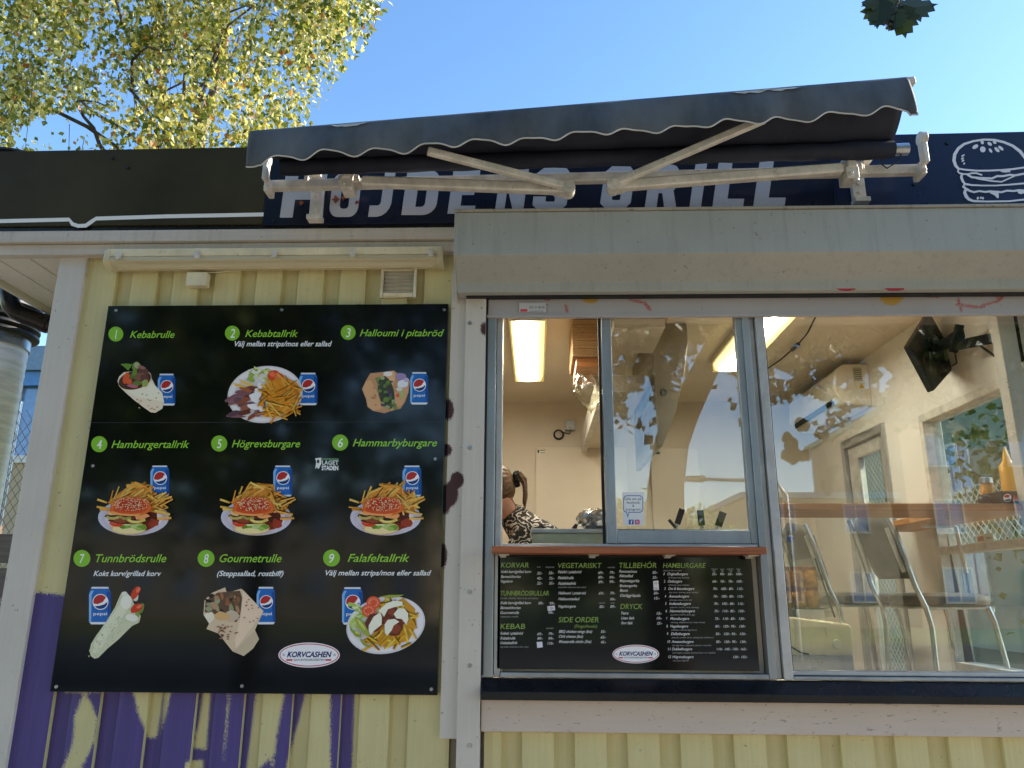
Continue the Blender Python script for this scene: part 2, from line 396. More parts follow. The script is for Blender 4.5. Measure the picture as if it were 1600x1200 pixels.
# graffiti fields, in photo pixels, turned into point attributes of the boards
def sdf(p, poly):
    x, y = p; d = 1e18; ins = False; n = len(poly)
    for i in range(n):
        ax, ay = poly[i]; bx, by = poly[(i+1) % n]
        ex, ey = bx-ax, by-ay; t = max(0, min(1, ((x-ax)*ex+(y-ay)*ey)/(ex*ex+ey*ey+1e-9)))
        d = min(d, (x-ax-t*ex)**2+(y-ay-t*ey)**2)
        if (ay > y) != (by > y) and x < (bx-ax)*(y-ay)/(by-ay)+ax: ins = not ins
    d = math.sqrt(d); return -d if ins else d
def zz(u, v): return (u/2.286, 1060+v/2.286)
PUR = [[(-20, 1300), (28, 938), (60, 925), (112, 932), (135, 1060), zz(235, 20), zz(235, 50), zz(918, 30), zz(880, 330), zz(860, 600), (-20, 1300)],
       [zz(1018, 40), zz(1095, 40), zz(1020, 330), zz(1000, 420), zz(970, 420), zz(975, 320), zz(990, 200)],
       [zz(1180, 40), zz(1267, 40), zz(1257, 330), zz(1250, 500), zz(1180, 500)],
       [zz(915, 330), zz(968, 280), zz(974, 420), zz(900, 420)]]
YEL = [[zz(302, 45), zz(330, 100), zz(347, 150), zz(340, 220), zz(290, 320), zz(250, 420), zz(180, 420), zz(225, 320), zz(258, 230), zz(268, 130)],
       [zz(474, 40), zz(580, 40), zz(575, 120), zz(560, 212), zz(530, 212), zz(488, 110)],
       [zz(588, 40), zz(612, 40), zz(592, 130), zz(574, 195)],
       [zz(728, 40), zz(752, 40), zz(737, 256), zz(690, 246), zz(712, 150)],
       [zz(664, 296), zz(726, 292), zz(722, 380), zz(655, 380)],
       [zz(817, 50), zz(822, 50), zz(800, 290), zz(795, 290)]]
BRN = [(700, 640, 9, 17), (698, 703, 8, 10), (696, 782, 9, 22), (714, 750, 11, 13), (704, 772, 12, 20), (691, 868, 8, 20), (758, 513, 7, 11)]
def spray_at(p, Y):
    d = p - CAM; px = 800 + F*d.dot(RT)/d.dot(FW); py = 600 - F*d.dot(UP)/d.dot(FW)
    a = 0
    if py > 900 and px < 600:
        s = min(sdf((px, py), q) for q in PUR); s = max(s, -min(sdf((px, py), q) for q in YEL)); a = .5 - s/19
    b = 0
    if px > 650:
        s = min((math.hypot((px-x)/rx, (py-y)/ry)-1)*min(rx, ry) for x, y, rx, ry in BRN); b = .5 - s/9
    return max(0, min(1, a)), max(0, min(1, b))
def board_wall(name, x0, x1, z0, z1, xs, front, back, thick, mat, step=.012, attrs=True):
    """lock-panel cladding: xs = [(x, raised?)...] edges; one mesh, front faces gridded to carry spray attributes"""
    g = G(); nz = max(1, int((z1-z0)/step)); vs = []; fs = []
    xs = sorted(xs)
    for i, (xa, up_) in enumerate(xs):
        xb = xs[i+1][0] if i+1 < len(xs) else x1
        y = front if up_ else back
        nx = max(1, int((xb-xa)/step)); b = len(vs)
        for j in range(nz+1):
            for k in range(nx+1):
                e = min(k, nx-k); yy = y + (.0025 if e == 0 else 0)
                vs.append((xa+(xb-xa)*k/nx, yy, z0+(z1-z0)*j/nz))
        fs += [(b+j*(nx+1)+k, b+j*(nx+1)+k+1, b+(j+1)*(nx+1)+k+1, b+(j+1)*(nx+1)+k) for j in range(nz) for k in range(nx)]
        if up_:
            for xe in (xa, xb):
                b = len(vs); vs += [(xe, y+.0025, z0), (xe, back+.02, z0), (xe, back+.02, z1), (xe, y+.0025, z1)]; fs.append((b, b+1, b+2, b+3))
    g.add(vs, fs); g.box((x0, back+.006, z0), (x1, back+thick, z1))
    o = g.build(name, mat, kiosk)
    if attrs:
        me = o.data; A = me.attributes.new('spray_purple', 'FLOAT', 'POINT'); B = me.attributes.new('spray_brown', 'FLOAT', 'POINT'); aa, bb = [], []
        for v in me.vertices:
            p, q = spray_at(v.co, front) if v.co.y < back+.004 else (0, 0); aa.append(p); bb.append(q)
        A.data.foreach_set('value', aa); B.data.foreach_set('value', bb)
    return o
edges = []; x = -1.936
lx = pt(101, 1130, 0).x
edges = [(-2.06, True)]
px_edges = [101, 181, 252, 325, 398, 470, 517, 590, 632]
xx = [pt(u, 1130, 0).x for u in px_edges]
# raised boards .115 wide at a pitch of .19
x = -1.90
while x < -.42:
    edges += [(x, False), (x+.075, True)]; x += .19
board_wall('front_cladding', -2.06, -.335, .0, 2.87, edges, -.022, .0, .06, 'yellow')
e2 = [(-.20, True)]; x = -.135
while x < 2.15: e2 += [(x, False), (x+.08, True)]; x += .2
board_wall('lower_cladding', -.20, 2.27, .0, .905, e2, -.022, .0, .06, 'yellow', step=.03, attrs=False)

def spray_box(a, b, name, mat, n=40):
    g = G(); g.box(a, b); (x0, y0, z0), (x1, y1, z1) = a, b; o = None
    nx = 6; nz = n; vs = [(x0+(x1-x0)*i/nx, y0-.0006, z0+(z1-z0)*j/nz) for j in range(nz+1) for i in range(nx+1)]
    g.add(vs, [(j*(nx+1)+i, j*(nx+1)+i+1, (j+1)*(nx+1)+i+1, (j+1)*(nx+1)+i) for j in range(nz) for i in range(nx)])
    o = g.build(name, mat, kiosk); me = o.data
    B = me.attributes.new('spray_brown', 'FLOAT', 'POINT')
    B.data.foreach_set('value', [spray_at(v.co, y0)[1] if v.co.y < y0 else 0 for v in me.vertices])
    return o
G().box((-2.16, -.042, 0), (-2.035, .09, 2.868)).build('corner_board', 'white', kiosk, bevel=.004)
G().box((-2.16, .092, 0), (-2.12, YB+.1, 2.868)).build('side_wall', 'yellow', kiosk)
spray_box((-.368, -.045, .86), (-.303, .02, 2.80), 'trim_board', 'white', 150)
spray_box((-.302, -.062, 0), (-.215, .05, 2.70), 'door_post', 'white', 200)
for pyy in (505, 700, 925, 1040, 1165):
    c = pt(734, pyy, -.0625); sc = G(); sc.tube([c, c+Vector((0, -.004, 0))], [.009, .007], 10); sc.build('post_screw', 'steel', kiosk)
# fascia: two boards, eave, roof
EX = ptz(40, 462, 2.86).x
G().box((EX-.02, -.075, 2.855), (-.30, -.03, 2.905)).build('fascia_board', 'whiteh', kiosk, bevel=.003)
G().box((EX-.02, -.094, 2.963), (-.345, -.03, 2.982)).build('shadow_dirt_strip', 'black_sheet', kiosk)  # dark strip standing in for shadow and dirt between sign and fascia
G().box((EX-.02, -.098, 2.907), (-.345, -.03, 2.962)).build('upper_fascia_board', 'whiteh', kiosk, bevel=.003)
g = G(); y = -.03
k = EX
while k < -2.165:
    g.box((k, -.029, 2.868), (min(k+.145, -2.165), 3.1, 2.89)); k += .152
g.build('eave_soffit', 'soffit', kiosk, bevel=.004)
G().box((EX-.025, -.074, 2.84), (EX-.002, 3.2, 3.0)).build('eave_board', 'white', kiosk, bevel=.003)
G().box((EX-.02, -.029, 2.978), (2.5, 3.2, 3.04)).build('roof', 'black_sheet', kiosk)
# black sill and pinkish board under the windows
zs0, zs1 = pt(1000, 1096, -.09).z, pt(1000, 1064, -.05).z
g = G(); g.prism([(-.212, -.02, zs1), (-.212, -.03, zs1+.004), (-.212, -.095, zs0+.03), (-.212, -.095, zs0), (-.212, -.02, zs0)], (2.56, 0, 0)); g.build('window_sill', 'black_sheet', kiosk, bevel=.003)
za = pt(1000, 1146, -.05).z
G().box((-.212, -.052, za), (2.27, .03, zs0-.002)).build('apron_board', 'apron', kiosk, bevel=.004)
# windows
Z0 = zs1+.006; ZT = 2.62
fx0 = pt(766, 700, 0).x
def frame(name, a, b, mat='alu', bev=.003): return G().box(a, b).build(name, mat, kiosk, bevel=bev)
xm0, xm1 = pt(1150, 700, 0).x, pt(1200, 800, 0).x
frame('window_frame', (-.213, -.035, Z0), (fx0+.022, .07, ZT))
frame('window_frame', (fx0+.024, -.012, Z0), (fx0+.05, .06, ZT), 'alu_light')
# mullion made of stepped profiles
frame('window_mullion', (.895, -.03, Z0), (.925, .07, ZT))
frame('window_mullion', (.927, -.012, Z0), (.948, .06, ZT), 'alu_light')
frame('window_mullion', (.950, -.036, Z0), (.985, .07, ZT), 'alu_light')
zb = pt(980, 1052, -.03).z
frame('bottom_rail', (fx0+.052, -.03, Z0), (.893, .06, zb))
frame('bottom_rail', (.987, -.034, Z0), (2.268, .06, zb-.006))
frame('bottom_rail', (.987, -.012, zb-.004), (2.268, .05, zb+.012), 'alu_light')
G().box((.986, .0, zb+.013), (.998, .03, ZT)).build('window_gasket', 'rubber', kiosk)
G().box((.999, .012, zb+.014), (2.235, .018, ZT)).build('window_pane', 'glass', kiosk)
zsh = pt(980, 850, -.02).z
frame('serving_rail', (fx0+.052, -.022, zsh-.035), (.893, .06, zsh), 'alu_light')
# sliding sash
sx0, sx1 = pt(944, 700, 0).x, pt(1172, 700, 0).x
zr = pt(1060, 829, 0).z
frame('window_sash', (sx0, -.018, zsh+.002), (sx0+.042, .02, ZT), 'alu')
frame('window_sash', (sx1-.028, -.018, zsh+.002), (sx1, .02, ZT), 'alu')
frame('window_sash', (sx0+.043, -.018, zsh+.002), (sx1-.03, .02, zr), 'alu')
G().box((sx0-.012, .022, zsh+.002), (sx0-.001, .045, ZT)).build('window_gasket', 'rubber', kiosk)
G().box((sx0+.042, -.003, zr), (sx1-.028, .003, ZT)).build('window_pane', 'glass', kiosk)
# rear sash stile hiding behind the front one
frame('window_sash', (sx0+.01, .03, zsh+.002), (sx0+.035, .055, ZT), 'alu_light')
# infill behind the price board
G().box((fx0+.053, .03, zb), (.893, .06, zsh-.036)).build('infill_panel', 'wall_in', kiosk)
# upper wall above the windows
G().box((-.302, .0, ZT), (2.27, .07, 2.975)).build('window_head', 'white', kiosk)
G().box((2.271, -.045, 0), (2.345, .11, 2.975)).build('corner_board', 'white', kiosk, bevel=.004)
G().box((2.236, .0, zb+.013), (2.2705, .07, ZT)).build('window_frame', 'alu', kiosk, bevel=.003)
G().box((2.24, .112, 0), (2.30, YB+.1, ZF-.051)).build('side_wall', 'yellow', kiosk)
# interior shell
def shell(name, a, b, mat): return G().box(a, b).build(name, mat, kiosk)
shell('ceiling', (-2.1, .07, ZC), (2.4, YB+.1, ZC+.05), 'ceil_in')
shell('interior_floor', (-2.1, .07, ZF-.05), (2.4, YB+.1, ZF), 'floor_in')
shell('back_wall', (-2.1, YB, ZF), (2.4, YB+.1, ZC), 'wall_in')
shell('inner_wall', (-2.119, .07, ZF), (-2.08, YB, ZC), 'wall_in')
shell('inner_front_wall', (-2.08, .062, ZF), (-.22, .10, ZC), 'wall_in')
shell('inner_front_wall', (-.22, .062, ZF-.6), (2.27, .10, Z0-.01), 'wall_in')
# right-hand wall with window and door openings
WY0, WY1, WZ0, WZ1 = .16, 1.07, 1.02, 2.36
DY0, DY1, DZ1 = 1.50, 2.20, 2.42
X2 = XR+.09
for a, b in (((XR, .10, ZF), (X2, WY0, ZC)), ((XR, WY0, ZF), (X2, WY1, WZ0)), ((XR, WY0, WZ1), (X2, WY1, ZC)), ((XR, WY1, ZF), (X2, DY0, ZC)), ((XR, DY0, DZ1), (X2, DY1, ZC)), ((XR, DY1, ZF), (X2, YB, ZC))):
    shell('right_wall', a, b, 'wall_side')
fw = G(); t = .045
for a, b in (((XR-.012, WY0, WZ0), (X2, WY0+t, WZ1)), ((XR-.012, WY1-t, WZ0), (X2, WY1, WZ1)), ((XR-.012, WY0+t, WZ0), (X2, WY1-t, WZ0+t)), ((XR-.012, WY0+t, WZ1-t), (X2, WY1-t, WZ1)), ((XR-.010, WY0+t, 1.60), (X2, WY1-t, 1.64))): fw.box(a, b)
fw.build('side_window_frame', 'white_metal', kiosk, bevel=.004)
G().box((XR+.04, WY0+t, WZ0+t), (XR+.046, WY1-t, WZ1-t)).build('side_window_pane', 'glass_thin', kiosk)
def lattice(name, x, y0, y1, z0, z1, st=.05, r=.0016):
    g = G(); L = (y1-y0)+(z1-z0); n = int(L/st)
    for s_ in (1, -1):
        for i in range(1, n):
            c = i*st; pts = []
            # line y-y0 + z-z0 = c  (or mirrored)
            a0 = max(0, c-(z1-z0)); a1 = min(y1-y0, c)
            if a1-a0 < .004: continue
            f = (lambda a: (x, y0+a, z0+c-a)) if s_ == 1 else (lambda a: (x+.003, y1-a, z0+c-a))
            g.tube([f(a0), f(a1)], r, 4, caps=False)
    return g.build(name, 'white_metal', kiosk)
lattice('wire_screen', XR+.06, WY0+t, WY1-t, 1.65, 1.93)
d = G()
for a, b in (((XR-.008, DY0, ZF), (X2, DY0+.05, DZ1)), ((XR-.008, DY1-.05, ZF), (X2, DY1, DZ1)), ((XR-.008, DY0+.05, DZ1-.05), (X2, DY1-.05, DZ1))): d.box(a, b)
d.build('door_frame', 'alu_light', kiosk, bevel=.004)
dl = G()
for a, b in (((XR+.02, DY0+.052, ZF+.02), (XR+.065, DY0+.15, DZ1-.052)), ((XR+.02, DY1-.2, ZF+.02), (XR+.065, DY1-.052, DZ1-.052)), ((XR+.02, DY0+.15, DZ1-.14), (XR+.065, DY1-.2, DZ1-.052)), ((XR+.02, DY0+.15, ZF+.02), (XR+.065, DY1-.2, ZF+.25))): dl.box(a, b)
door = dl.build('door', 'white_metal', kiosk, bevel=.004)
G().box((XR+.04, DY0+.15, ZF+.25), (XR+.045, DY1-.2, DZ1-.14)).build('door_pane', 'glass_thin', door)
g = G(); g.box((XR-.012, DY0+.07, 1.52), (XR+.019, DY0+.11, 1.72)); g.tube([(XR-.013, DY0+.09, 1.66), (XR-.05, DY0+.09, 1.66), (XR-.05, DY0+.2, 1.66)], .009, 8); g.build('handle', 'steel', door)
lattice('wire_screen', XR+.07, DY0+.15, DY1-.2, ZF+.25, DZ1-.14)
# downpipe at the eave
p = [pt(12, 440, .55), pt(13, 462, .55), pt(17, 477, .55), pt(27, 488, .56), pt(42, 495, .58), pt(70, 505, .62), pt(90, 512, .65), pt(120, 522, .7)]
g = G(); g.tube(p, .047, 16); g.tube([pt(66, 503.5, .615), pt(76, 507, .625)], .052, 16); g.build('downpipe', 'brown_pipe', kiosk, smooth=True)
g = G(); g.prism([(EX-.03+.075*math.cos(a), -.02, 2.965+.075*math.sin(a)) for a in [math.pi+math.pi*i/10 for i in range(11)]], (0, 3.1, 0)); g.build('gutter', 'brown_pipe', kiosk, smooth=True)

# ------------------------------------------------------------------ roller shutter with graffiti
sh = thing('roller_shutter', 'grey-white roller shutter housing above the serving windows, curtain rolled up', 'shutter', (.9, -.1, 2.6))
zt = 2.953; zm = pt(1000, 396, -.25).z; zl = pt(1000, 440, -.13).z; zq = pt(1000, 455, -.125).z
prof = [(-.03, zt), (-.25, zt), (-.25, zm), (-.13, zl), (-.125, zq), (-.03, zq)]
g = G(); g.prism([(-.338, y, z) for y, z in prof], (2.71, 0, 0)); g.build('housing', 'box', sh, bevel=.004)
g = G(); g.box((-.342, -.258, zt+.0006), (2.38, -.03, zt+.012)); g.build('top_flashing', 'flashing', sh, bevel=.002)
g = G(); g.prism([(-.341, y, z) for y, z in [(-.028, zt-.004), (-.248, zt-.004), (-.248, zm), (-.132, zl), (-.125, zq-.02), (-.028, zq-.02)]], (.0025, 0, 0)); g.build('end_plate', 'white', sh)
G().box((-.30, -.088, zq-.006), (2.36, -.052, zq-.0006)).build('slot_shade_strip', 'rubber', sh)  # solid dark strip imitating the shade inside the open slot
zcb = pt(1000, 491, -.045).z
M['curtain'] = wood_paint('shutter_curtain_paint', (176, 172, 172), dirt=.25, grain=.08, horiz=True, spray=[('spray_red', (170, 88, 84)), ('spray_yellow', (184, 146, 62))])
nx, nz = 420, 8; g = G(); zc1 = zq-.0005; vs = []
for j in range(nz+1):
    for i in range(nx+1): vs.append((-.205+2.5*i/nx, -.045, zcb+(zc1-zcb)*j/nz))
g.add(vs, [(j*(nx+1)+i, j*(nx+1)+i+1, (j+1)*(nx+1)+i+1, (j+1)*(nx+1)+i) for j in range(nz) for i in range(nx)])
g.box((-.205, -.0445, zcb), (2.295, -.030, zc1)); g.box((-.21, -.05, zcb-.012), (2.30, -.028, zcb-.0006))
cu = g.build('curtain', 'curtain', sh); me = cu.data
RED = [[(985, 468), (1008, 474), (1016, 484)], [(884, 478), (886, 486)], [(1495, 476), (1530, 480), (1560, 470), (1570, 460)], [(1497, 468), (1502, 486)], [(1440, 462), (1465, 463)], [(852, 467), (858, 468)], [(1548, 458), (1562, 464)]]
YLW = [(923, 468, 12, 6), (1393, 466, 17, 11)]
def seg(p, pts):
    return min(math.sqrt(min(((p[0]-(a[0]+(b[0]-a[0])*k/8))**2+(p[1]-(a[1]+(b[1]-a[1])*k/8))**2) for k in range(9))) for a, b in zip(pts, pts[1:]))
Aa = me.attributes.new('spray_red', 'FLOAT', 'POINT'); Bb = me.attributes.new('spray_yellow', 'FLOAT', 'POINT'); aa, bb = [], []
for v in me.vertices:
    d = v.co+sh.location-CAM; q = (800+F*d.dot(RT)/d.dot(FW), 600-F*d.dot(UP)/d.dot(FW))
    aa.append(max(0, min(1, .5-(min(seg(q, s_) for s_ in RED)-2.2)/10))); bb.append(max(0, min(1, .5-min((math.hypot((q[0]-x)/rx, (q[1]-y)/ry)-1)*6 for x, y, rx, ry in YLW)/8)))
Aa.data.foreach_set('value', aa); Bb.data.foreach_set('value', bb)
ink = Ink(-.0508); ink.poly([(811, 473), (853, 473), (853, 488), (811, 488)], (176, 176, 178)); ink.poly([(813, 483), (824, 483), (824, 487), (813, 487)], (190, 60, 66))
ink.text('020-21 00 05', 827, 851, 482, 4, (70, 70, 76)); ink.text('www.service.se', 827, 849, 487, 2.5, (80, 80, 84)); ink.build('service_sticker', sh, 'print_matt')
# red paint running over the lower lip of the housing
for cx in (1322, 1398): g = Ink(-.1255); g.ell(cx, 449, 17, 6, (150, 40, 52), n=20, wob=.08); g.build('red_paint', sh, 'print_matt')
# guide rail at the left of the curtain
G().box((-.213, -.046, Z0+.01), (-.206, -.0355, zq-.001)).build('guide_rail', 'rubber', sh)

# ------------------------------------------------------------------ roof signs
def sign(name, label, x0, x1, zb0, zt0, zb1, zt1, y, mat):
    s_ = thing(name, label, 'sign', ((x0+x1)/2, y, zb0))
    g = G(); g.prism([(x0, y, zb0), (x1, y, zb1), (x1, y, zt1), (x0, y, zt0)], (0, .03, 0)); g.build('panel', mat, s_, bevel=.0015); return s_
xs1, xs2 = pt(416, 300, -.1).x, pt(1300, 270, -.1).x
sg1 = sign('roof_sign', 'black roof sign panel tinted with an olive tree reflection, with a thin white line at its foot', -3.2, xs1-.002, 2.983, 3.362, 2.983, 3.373, -.105, 'sign_olive_reflection')
i1 = Ink(-.1056)
i1.line([(-120, 347), (0, 345.5), (108, 343), (113, 350), (122, 353), (134, 352.5), (142, 347), (150, 341.5), (260, 338), (414, 335)], 6.0, (214, 212, 206))
i1.build('white_line', sg1, 'print_matt')
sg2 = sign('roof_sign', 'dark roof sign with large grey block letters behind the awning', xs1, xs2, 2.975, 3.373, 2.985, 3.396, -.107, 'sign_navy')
sg3 = sign('roof_sign', 'navy blue roof sign panel with a white hamburger drawing', xs2+.002, 2.5, 2.985, 3.392, 2.985, 3.405, -.105, 'sign_blue')
# lettering: heavy condensed block capitals
def arcpts(cx, cy, r, a0, a1, n=6): return [(cx+r*math.cos(R(a0+(a1-a0)*i/n)), cy+r*math.sin(R(a0+(a1-a0)*i/n))) for i in range(n+1)]
def rr(x0, y0, x1, y1, r, c='1111'):
    p = []
    p += arcpts(x0+r, y0+r, r, 180, 270) if c[0] == '1' else [(x0, y0)]
    p += arcpts(x1-r, y0+r, r, 270, 360) if c[1] == '1' else [(x1, y0)]
    p += arcpts(x1-r, y1-r, r, 0, 90) if c[2] == '1' else [(x1, y1)]
    p += arcpts(x0+r, y1-r, r, 90, 180) if c[3] == '1' else [(x0, y1)]
    return p
def stroke_poly(pts, t):
    A, B = [], []; n = len(pts)
    for i, (x, y) in enumerate(pts):
        def nrm(a, b): d = math.hypot(b[0]-a[0], b[1]-a[1]); return (-(b[1]-a[1])/d, (b[0]-a[0])/d)
        n0 = nrm(pts[i-1], pts[i]) if i else nrm(pts[0], pts[1]); n1 = nrm(pts[i], pts[i+1]) if i < n-1 else n0
        mx, my = n0[0]+n1[0], n0[1]+n1[1]; k = t/max(.55, mx*mx/2+my*my/2) / 2
        A.append((x+mx*k, y+my*k)); B.append((x-mx*k, y-my*k))
    return A + B[::-1]
def glyph(ch, T=.25):
    W = .56; h = T/2
    if ch == 'H': return [[(0, 0), (T, 0), (T, .4), (W, .4), (W, 0), (W+T, 0), (W+T, 1), (W, 1), (W, .6), (T, .6), (T, 1), (0, 1)]], W+T
    if ch == 'I': return [[(0, 0), (T, 0), (T, 1), (0, 1)]], T
    if ch == 'L': return [[(0, 0), (.55, 0), (.55, .19), (T, .19), (T, 1), (0, 1)]], .55
    if ch == 'E': return [[(0, 0), (.56, 0), (.56, .18), (T, .18), (T, .42), (.5, .42), (.5, .6), (T, .6), (T, .82), (.56, .82), (.56, 1), (0, 1)]], .56
    if ch == 'N': return [[(0, 0), (T-.02, 0), (T-.02, .55), (.46, 0), (.7, 0), (.7, 1), (.48, 1), (.48, .45), (T, 1), (0, 1)]], .7
    if ch in 'OÖ':
        L = [rr(0, 0, .66, 1 if ch == 'O' else .84, .2), rr(T-.02, .16, .66-T+.02, (1 if ch == 'O' else .84)-.16, .07)]
        return L, .66
    if ch == 'D': return [rr(0, 0, .66, 1, .26, '0110'), rr(T, .18, .43, .82, .08, '0110')], .66
    if ch == 'J': return [stroke_poly([(.02, .1), (.2, .1)] + arcpts(.2, .3, .2, 275, 355, 4) + [(.4, 1)], T)], .53
    if ch == 'S': return [stroke_poly([(.53, .66), (.53, .8), (.46, .89), (.22, .89), (.13, .8), (.13, .66), (.2, .57), (.46, .44), (.53, .35), (.53, .2), (.46, .11), (.22, .11), (.13, .2), (.13, .34)], T-.02)], .66
    if ch == 'G': return [stroke_poly([(.53, .68), (.53, .8), (.46, .89), (.22, .89), (.13, .8), (.13, .2), (.22, .11), (.46, .11), (.53, .2), (.53, .46), (.34, .46)], T-.02)], .66
    if ch == 'R': return [[(0, 0), (T, 0), (T, .36), (.33, .36), (.42, 0), (.68, 0), (.56, .42), (.62, .5), (.64, .6), (.64, .84), (.56, .96), (.46, 1), (0, 1)], [(T, .54), (.38, .54), (.4, .58), (.4, .78), (.38, .82), (T, .82)]], .68
LET = [('H', 437, 512, 340, 270), ('Ö', 513, 568, 339, 258), ('J', 574, 619, 337, 266), ('D', 627, 690, 336, 265), ('E', 699, 751, 334, 264), ('N', 773, 827, 332, 262), ('S', 829, 895, 331, 260), ('G', 935, 995, 328, 259), ('R', 1007, 1067, 327, 257), ('I', 1077, 1105, 325, 255), ('L', 1113, 1171, 324, 253), ('L', 1177, 1236, 322, 252)]
for ch, x0, x1, yb, yt in LET:
    loops, wd = glyph(ch); sl = 10; kx = (x1-x0-sl)/wd; H_ = yb-yt
    i2 = Ink(-.1076); i2.GAIN = 1.0; i2.poly([[(x0+x*kx+sl*y, yb-y*H_) for x, y in L] for L in loops], (182, 182, 184))
    if ch == 'Ö':
        for a, b in ((.08, .27), (.39, .58)): i2.poly([(x0+x*kx+sl*y, yb-y*H_) for x, y in ((a, .9), (b, .9), (b, 1.04), (a, 1.04))], (182, 182, 184), up=False)
    i2.build('letter', sg2, 'print_matt')

# hamburger line drawing
W_ = (206, 208, 214)
i3 = Ink(-.1056, 1460, 190, 8.571)
bun = [(330, 640), (285, 590), (262, 520), (272, 440), (320, 360), (400, 300), (520, 262), (660, 240), (800, 245), (930, 275), (1050, 325), (1150, 400), (1225, 500), (1245, 570), (1225, 610)]
i3.line(bun, 40, W_, wds=[30, 40, 46, 44, 40, 32, 26, 26, 30, 32, 36, 42, 40, 34, 26])
i3.line([(330, 632), (420, 645), (560, 657), (720, 657), (900, 648), (1050, 636), (1200, 615), (1240, 605)], 24, W_)
for q, rx, ry, ro in (((548, 336), 44, 26, -30), ((648, 372), 38, 40, -20), ((740, 298), 34, 22, 35), ((752, 388), 34, 18, 55), ((838, 376), 44, 22, 45), ((890, 355), 44, 20, 40), ((640, 275), 30, 22, 70), ((806, 276), 28, 20, 40), ((383, 455), 28, 11, -30), ((376, 494), 22, 13, -35), ((382, 524), 22, 12, -35), ((398, 562), 16, 12, -50), ((945, 662), 62, 20, 0), ((1000, 664), 20, 14, 0)): i3.ell(*q, rx, ry, W_, ro, 14)
i3.line([(325, 640), (312, 665), (335, 690), (385, 702), (450, 705), (500, 690), (560, 690), (640, 716)], 22, W_)
i3.line([(440, 710), (500, 745), (600, 755), (690, 758), (770, 762), (840, 730), (920, 730), (1010, 712), (1080, 720), (1240, 690)], 28, W_)
i3.line([(560, 760), (640, 775), (760, 795), (900, 806), (990, 765), (1090, 720)], 20, W_)
i3.line([(370, 702), (360, 745), (380, 800), (410, 835), (500, 850), (640, 856), (820, 856), (1000, 845), (1240, 824)], 24, W_, wds=[30, 36, 36, 30, 24, 20, 20, 22, 24])
i3.line([(405, 838), (385, 870), (430, 905), (480, 930), (530, 945), (600, 930), (680, 942), (740, 935), (830, 940), (900, 945), (970, 925), (1060, 930), (1130, 920), (1240, 925)], 26, W_, wds=[28, 34, 34, 28, 26, 24, 26, 30, 26, 26, 26, 26, 30, 30])
i3.poly([(740, 930), (860, 925), (862, 1020), (845, 1028), (800, 985), (750, 962)], W_); i3.poly([(1110, 915), (1230, 915), (1215, 955), (1160, 972), (1120, 960)], W_)
i3.line([(420, 905), (405, 950), (425, 1000), (460, 1040), (520, 1064), (700, 1070), (1000, 1066), (1240, 1040)], 30, W_, wds=[36, 44, 46, 40, 30, 22, 22, 26])
for q in ((582, 1025, 16, 20), (622, 1020, 12, 18), (650, 1026, 14, 18)): i3.ell(*q, W_, 20, 12)
i3.build('burger_drawing', sg3, 'print_matt')
for u, v, o_ in ((1480, 224, sg3), (176, 247, sg1), (200, 262, sg1), (428, 346, sg2), (612, 339, sg2), (1428, 288, sg3)): c = pt(u, v, -.1055); g = G(); g.tube([c, c+Vector((0, -.006, 0))], .008, 8); g.build('screw', 'black_plastic', o_)

# ------------------------------------------------------------------ awning
aw = thing('awning', 'dark navy folding arm awning, half open and crooked, with wavy valance', 'awning', (.2, -.2, 3.05))
tb0, tb1 = pt(420, 291, -.21), pt(1436, 266, -.21)
G().bar(tb0, tb1, .038, .04).build('torsion_bar', 'white_metal', aw, bevel=.003)
M['canvas'] = simple('navy_awning_canvas', (34, 38, 52), .7, 0, .3, var=.35, scale=3.5, stretch=(1, 1, .5), speck=.0, bmp=.05)
M['piping'] = simple('pale_piping', (196, 196, 190), .6)
rl0, rl1 = pt(440, 262, -.29), pt(1395, 234, -.29)
g = G(); g.tube([rl0+(rl1-rl0)*i/40 for i in range(41)], [.035+.0025*math.sin(i*1.7)+(.004 if i > 36 else 0) for i in range(41)], 16); g.build('roller', 'canvas', aw, smooth=True)
rl2 = pt(1418, 233, -.29)
G().tube([rl1, rl2], .026, 16).build('roller_shaft', 'steel', aw, smooth=True)
# front bar and fabric
fb0, fb1 = pt(392, 213, -.46), pt(1428, 128, -.49)
ax = (fb1-fb0).normalized()
G().bar(fb0, fb1, .035, .03).build('front_bar', 'white_metal', aw, bevel=.004)
nu, nv = 60, 8; vs = []
for i in range(nu+1):
    u = i/nu; a = fb0.lerp(fb1-ax*.02, u)+Vector((0, .01, .012)); b = rl0.lerp(rl1, max(0, min(1, u*1.06-.05)))+Vector((0, 0, .033))
    for j in range(nv+1):
        v = j/nv; p = a.lerp(b, v); p.z -= .03*math.sin(math.pi*v); vs.append(p)
g = G(); g.add(vs, [(i*(nv+1)+j, (i+1)*(nv+1)+j, (i+1)*(nv+1)+j+1, i*(nv+1)+j+1) for i in range(nu) for j in range(nv)])
o = g.build('canopy', 'canvas', aw, smooth=True); o.modifiers.new('thickness', 'SOLIDIFY').thickness = .0015
